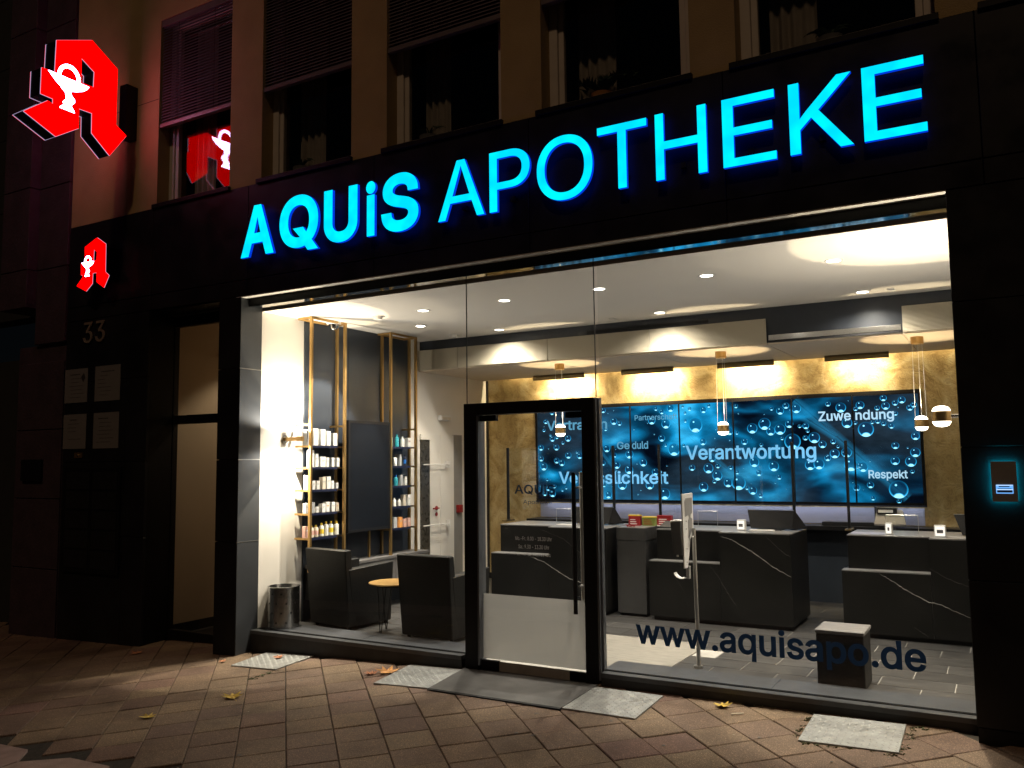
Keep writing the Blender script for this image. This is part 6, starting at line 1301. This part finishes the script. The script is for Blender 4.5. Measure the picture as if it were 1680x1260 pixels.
row('left', 3, [('c', .052, .178, W, 'tall white carton'), ('c', .045, .140, W, 'slim white carton'), ('c', .070, .108, W, 'white carton with small print'), ('c', .040, .100, W, 'small white carton'), ('c', .040, .098, W, 'small white carton'), ('c', .042, .096, W, 'small white carton by the post')], .50, .98)
row('left', 4, [('c', .055, .150, W, 'tall white carton'), ('c', .042, .092, W, 'short slim carton'), ('c', .040, .090, W, 'short slim carton'), ('c', .050, .128, 'box_cream', 'cream white carton'), ('c', .060, .132, W, 'broad white carton'), ('c', .038, .085, W, 'small white carton'), ('c', .036, .062, W, 'lowest white carton')], .46, .98)
row('left', 5, [('c', .050, .105, W, 'white carton'), ('c', .045, .110, 'box_grey', 'greyish carton'), ('c', .036, .060, W, 'very small carton'), ('c', .052, .090, W, 'white carton'), ('c', .050, .105, 'box_white', 'orange cornered white carton', {'band': 'box_orange'}), ('c', .050, .100, W, 'white carton'), ('c', .046, .090, 'box_cream', 'orange marked cream carton', {'band': 'box_orange'})], .45, .98)
row('left', 6, [('c', .045, .120, 'box_pink', 'pinkish carton', {'band': 'box_white'}), ('b', .052, .125, 'box_cream', 'cream bottle', {'cap': 'box_yellow', 'band': 'box_pink'}), ('b', .052, .125, 'box_cream', 'cream bottle', {'cap': 'box_yellow', 'band': 'box_pink'}), ('b', .050, .140, W, 'yellow capped white bottle', {'cap': 'box_yellow', 'band': 'box_yellow'}), ('b', .052, .150, W, 'yellow capped white bottle', {'cap': 'box_yellow'}), ('b', .052, .150, W, 'tall yellow capped bottle', {'cap': 'box_yellow', 'band': 'box_yellow'}), ('b', .052, .145, W, 'yellow capped white bottle', {'cap': 'box_yellow'})], .44, .98)
row('right', 2, [('b', .045, .150, 'box_green', 'green bottle', {'band': 'box_green'}), ('b', .050, .145, 'box_teal', 'turquoise bottle', {'cap': 'box_teal', 'band': 'box_teal'}), ('b', .048, .125, W, 'white bottle'), ('c', .060, .110, W, 'white carton with a red band', {'band': 'box_red'})], 1.83, 2.28)
row('right', 3, [('b', .042, .145, 'box_green', 'dull green bottle', {'band': 'box_green'}), ('t', .062, .100, W, 'white tube standing on its cap'), ('c', .034, .135, 'box_grey', 'grey carton'), ('b', .032, .130, 'box_navy', 'dark blue bottle', {'band': 'box_blue', 'cap': 'box_navy'})], 1.83, 2.20)
row('right', 4, [('b', .046, .125, 'box_blue', 'blue bottle', {'band': 'box_blue'}), ('b', .052, .125, 'box_teal', 'bright blue bottle', {'band': 'box_teal', 'cap': 'box_blue'}), ('c', .040, .125, 'box_grey', 'silver carton'), ('c', .036, .105, W, 'white carton')], 1.83, 2.22)
row('right', 5, [('c', .035, .105, W, 'small white carton'), ('b', .042, .100, W, 'white bottle'), ('b', .040, .085, W, 'short white bottle'), ('c', .045, .130, 'box_cream', 'cream carton'), ('c', .050, .130, W, 'broad white carton')], 1.82, 2.27)
row('right', 6, [('c', .040, .050, W, 'low white carton'), ('c', .055, .125, 'box_grey', 'pale blue carton'), ('c', .055, .120, 'box_orange', 'orange carton'), ('c', .050, .095, 'box_pink', 'pink carton'), ('c', .052, .100, 'box_pink', 'pink and white carton', {'band': 'box_white'})], 1.82, 2.27)
ps = thing('portrait_screen', 'switched off portrait display standing between the two brass shelves', 'screen', (-6.30, 1.4, 1.4))
B('housing', 'black_plastic', ps, -6.36, -6.285, 1.045, 1.775, .855, 2.085, bevel=.003)
fr = MB(); fr.box(-6.284, -6.280, 1.045, 1.775, .855, .885); fr.box(-6.284, -6.280, 1.045, 1.775, 2.055, 2.085); fr.box(-6.284, -6.280, 1.045, 1.075, .885, 2.055); fr.box(-6.284, -6.280, 1.745, 1.775, .885, 2.055); fr.build('bezel', 'black_metal', ps)
B('glass_front', 'display_glass', ps, -6.2845, -6.2825, 1.0755, 1.7445, .8855, 2.0545)
B('support', 'brass', ps, -6.40, -6.38, 1.52, 1.545, .50, .86)
# low cabinet
cb = thing('low_cabinet', 'long grey bench cabinet along the left wall below the shelves', 'cabinet', (-6.37, 1.5, 0))
B('top', 'cabinet_grey', cb, -6.509, -6.245, .62, 2.50, .515, .545, bevel=.002)
for a, b in ((.64, 1.04), (1.044, 1.85), (1.854, 2.49)): B('door_front', 'cabinet_grey', cb, -6.268, -6.255, a, b, .20, .512, bevel=.002)
B('carcass', 'black_metal', cb, -6.505, -6.270, .63, 2.49, .19, .513)
B('support_leg', 'brass', cb, -6.32, -6.30, 1.80, 1.82, -.03, .188); B('support_leg', 'brass', cb, -6.32, -6.30, 2.30, 2.32, -.03, .188)

# white doors on the left wall
wd_ = thing('white_double_door', 'white double door with a dark glazed strip and red lever, left of the entrance frame', 'door', (-6.53, 3.1, 0))
B('leaf', 'white_paint', wd_, -6.528, -6.50, 2.885, 3.105, -.02, 1.975, bevel=.002); B('leaf', 'white_paint', wd_, -6.528, -6.50, 3.111, 3.425, -.02, 1.975, bevel=.002)
B('glazing', 'dark_glazing', wd_, -6.528, -6.508, 2.70, 2.883, -.02, 1.905); B('top_stile', 'white_paint', wd_, -6.528, -6.50, 2.69, 2.883, 1.907, 1.975)
B('side_panel', 'grey_plastic', wd_, -6.528, -6.515, 3.43, 3.65, -.02, 1.98)
hd = MB().cyl((-6.498, 3.01, 1.022), (-6.488, 3.01, 1.022), .028).build('rosette', 'handle_red', wd_); 
hh = MB(); hh.tube([(-6.488, 3.01, 1.022), (-6.45, 3.01, 1.022), (-6.45, 2.88, 1.022)], .010); hh.build('lever', 'handle_red', wd_, smooth=True)
MB().cyl((-6.498, 3.01, .945), (-6.490, 3.01, .945), .026).build('lock', 'handle_red', wd_)
for z in (1.585, .815):
    t = thing('white_rail', f'{"upper" if z > 1 else "lower"} thin white rail across the white door', 'rail', (-6.47, 3.0, z)); mb = MB(); mb.cyl((-6.44, 2.66, z), (-6.44, 3.22, z), .008, n=10); mb.build('bar', 'white_plastic', t); B('bracket', 'white_plastic', t, -6.498, -6.43, 3.22, 3.235, z-.045, z+.045, bevel=.003)
fa = thing('fire_call_point', 'small red call box on the grey strip beside the white door', 'alarm button', (-6.51, 3.55, .99)); B('housing', 'handle_red', fa, -6.514, -6.47, 3.50, 3.60, .935, 1.04, bevel=.006); B('button', 'box_red', fa, -6.4695, -6.464, 3.53, 3.57, .97, 1.005, bevel=.003)
el = thing('emergency_light', 'small white emergency light box on the wall above the white door', 'light', (-6.52, 3.2, 2.2)); B('housing', 'white_plastic', el, -6.529, -6.47, 3.10, 3.33, 2.165, 2.235, bevel=.008); B('lens', 'box_cream', el, -6.47, -6.462, 3.12, 3.31, 2.175, 2.21, bevel=.003)

# ------------------------------------------------------------------ waste bin
bn = thing('waste_bin', 'brushed steel perforated waste bin in the left corner of the window', 'bin', (-6.435, .19, 0))
r = .155; bb = MB().lathe([(r, .0), (r, .395), (r+.004, .400), (r-.006, .402), (r-.010, .395), (r-.010, .01), (0, .01)], (-6.365, .185, 0), n=48).build('body', 'bin_steel', bn, smooth=True)
hl_ = MB()
for j in range(4):
    for i in range(10):
        a = 2*math.pi*(i+.5*(j % 2))/10; c = Vector((-6.365+math.cos(a)*(r+.0003), .185+math.sin(a)*(r+.0003), .06+j*.092)); d = Vector((math.cos(a), math.sin(a), 0))
        hl_.cyl(c-d*.001, c+d*.0006, .0095, n=8)
o = hl_.build('perforation', 'black_metal', bn); o['kind'] = 'stuff'

# ------------------------------------------------------------------ tub chairs and side table
def chair(label, x, y, rot):
    t = thing('tub_chair', label, 'chair', (0, 0, 0), 'dark leather tub chairs in the window')
    w2 = .30
    # outer shell: back and two arms wrapped round the seat, front towards +y
    def shell(name, pts):
        return MB().hull8(pts).build(name, 'leather', t, bevel=.022, seg=3, smooth=True)
    bx = w2; tb = w2+.015
    shell('backrest', [(-bx, .03, .0), (bx, .03, .0), (bx, .14, .0), (-bx, .14, .0), (-tb, -.035, .755), (tb, -.035, .755), (tb-.01, .055, .755), (-tb+.01, .055, .755)])
    for s_ in (-1, 1):
        xo, xi = s_*(bx-.002), s_*(bx-.085); xo2 = s_*(bx+.012)
        p = [(min(xo, xi), .10, .0), (max(xo, xi), .10, .0), (max(xo, xi), .60, .0), (min(xo, xi), .60, .0), (min(xo2, xi), .02, .565), (max(xo2, xi), .02, .565), (max(xo2, xi), .62, .60), (min(xo2, xi), .62, .60)]
        shell('arm', p)
    shell('seat', [(-.215, .13, .02), (.215, .13, .02), (.215, .61, .02), (-.215, .61, .02), (-.215, .10, .40), (.215, .10, .40), (.215, .615, .43), (-.215, .615, .43)])
    for sx_ in (-.25, .25):
        for yy in (.08, .56): MB().cyl((sx_, yy, -.03), (sx_, yy, .005), .018, n=10).build('foot', 'black_plastic', t)
    t.rotation_euler = (0, 0, R(rot)); t.location = (x, y, 0)
    return t
chair('left leather tub chair beside the waste bin, turned towards the table', -6.02, .43, -9)
chair('right leather tub chair with its back to the window, beside the door frame', -4.765, .36, -3)
tb = thing('side_table', 'small round brass topped table on thin black legs between the two chairs', 'table', (-5.27, .56, 0))
cx, cy = -5.27, .56
MB().lathe([(0, .442), (.24, .442), (.247, .45), (.247, .455), (.235, .452), (0, .450)], (cx, cy, 0), n=48).build('table_top', 'brass', tb, smooth=True)
MB().lathe([(.215, .43), (.222, .43), (.222, .441), (.215, .441)], (cx, cy, 0), n=40).build('ring', 'black_metal', tb)
for a in (10, 130, 250):
    a = R(a+20); mb = MB(); p = Vector((cx+math.cos(a)*.19, cy+math.sin(a)*.19, .43)); q = Vector((cx+math.cos(a)*.21, cy+math.sin(a)*.21, -.026)); s_ = Vector((-math.sin(a), math.cos(a), 0))
    mb.tube([p-s_*.05, q-s_*.004, q+s_*.004, p+s_*.05], .0045, n=6); mb.build('leg', 'black_metal', tb)
MB().tube([(cx+.18, cy-.0, -.024), (cx+.3, cy-.08, -.024), (cx+.42, cy-.02, -.024)], .004, n=6).build('floor_bar', 'black_metal', tb)

# ------------------------------------------------------------------ disinfectant stand and stool in the right window
ds = thing('sanitiser_stand', 'hand sanitiser stand on a tall grey pole inside the right window', 'stand', (-2.23, .5, -.03))
yy = .52
MB().cyl((-2.222, yy, -.024), (-2.232, yy, 1.06), .0165, n=20).build('pole', 'brushed_steel', ds, smooth=True)
MB().lathe([(0, -.029), (.035, -.029), (.035, -.01), (0, -.009)], (-2.229, yy, 0), n=32).build('foot_plate', 'brushed_steel', ds)
MB().prism([(.35, 1.335), (.61, 1.335), (.61, 1.03), (.53, .97), (.45, .755), (.37, .755)], -2.272, -2.262, 'YZ').build('back_plate', 'white_plastic', ds, bevel=.002)
MB().prism([(.40, 1.275), (.43, 1.30), (.585, 1.30), (.585, 1.18), (.54, 1.165), (.535, 1.145), (.585, 1.13), (.585, 1.06), (.50, .99), (.47, .98), (.475, 1.12), (.50, 1.14), (.485, 1.165), (.41, 1.155)], -2.2615, -2.260, 'YZ').build('plate_cutout', 'grey_plastic', ds)
MB().hull8([(-2.400, yy-.03, .852), (-2.322, yy-.03, .842), (-2.322, yy+.05, .842), (-2.400, yy+.05, .852), (-2.416, yy-.03, 1.105), (-2.330, yy-.03, 1.112), (-2.330, yy+.05, 1.112), (-2.416, yy+.05, 1.105)]).build('dispenser', 'pod_grey', ds, bevel=.008)
MB().hull8([(-2.418, yy-.032, 1.107), (-2.328, yy-.032, 1.114), (-2.328, yy+.052, 1.114), (-2.418, yy+.052, 1.107), (-2.414, yy-.03, 1.118), (-2.330, yy-.03, 1.124), (-2.330, yy+.05, 1.124), (-2.414, yy+.05, 1.118)]).build('dispenser_lid', 'white_plastic', ds, bevel=.002)
MB().cyl((-2.37, yy, .842), (-2.37, yy, .828), .009, n=10).build('nozzle', 'white_plastic', ds)
tr_ = MB(); n = 8
for i in range(n+1):
    a = math.pi*(.05+.62*i/n); px, pz = -2.335-.060*math.cos(a)*1.0, .705-.050*math.sin(a)
    for dy in (-.035, .035):
        for k_ in (0, .006): tr_.v.append((px, yy+dy, pz+k_))
    if i:
        q = 4*(i-1); tr_.f += [(q, q+4, q+6, q+2), (q+1, q+3, q+7, q+5), (q, q+1, q+5, q+4), (q+2, q+6, q+7, q+3)]
tr_.f += [(0, 2, 3, 1), (4*n, 4*n+1, 4*n+3, 4*n+2)]
tr_.build('drip_tray', 'white_plastic', ds); B('tray_bracket', 'white_plastic', ds, -2.297, -2.270, yy-.02, yy+.012, .66, .76, bevel=.002)
for z in (1.12, 1.06, .905, .80): MB().cyl((-2.262, .42, z), (-2.254, .42, z), .006, n=10).build('screw', 'chrome', ds)
MB().cyl((-2.235, yy-.02, .995), (-2.215, yy-.025, .995), .007, n=10).build('screw', 'chrome', ds)
so_ = thing('cube_stool', 'dark upholstered cube stool in the right window behind the web address', 'stool', (-1.13, .5, -.03))
B('body', 'leather', so_, -1.298, -.972, .372, .70, -.025, .345, bevel=.018); MB().box(-1.302, -.966, .366, .706, .347, .376).build('cushion', 'cabinet_grey', so_, bevel=.012, seg=3)
# right shop wall corner trim so the gold wall ends cleanly
bpy.context.view_layer.update()
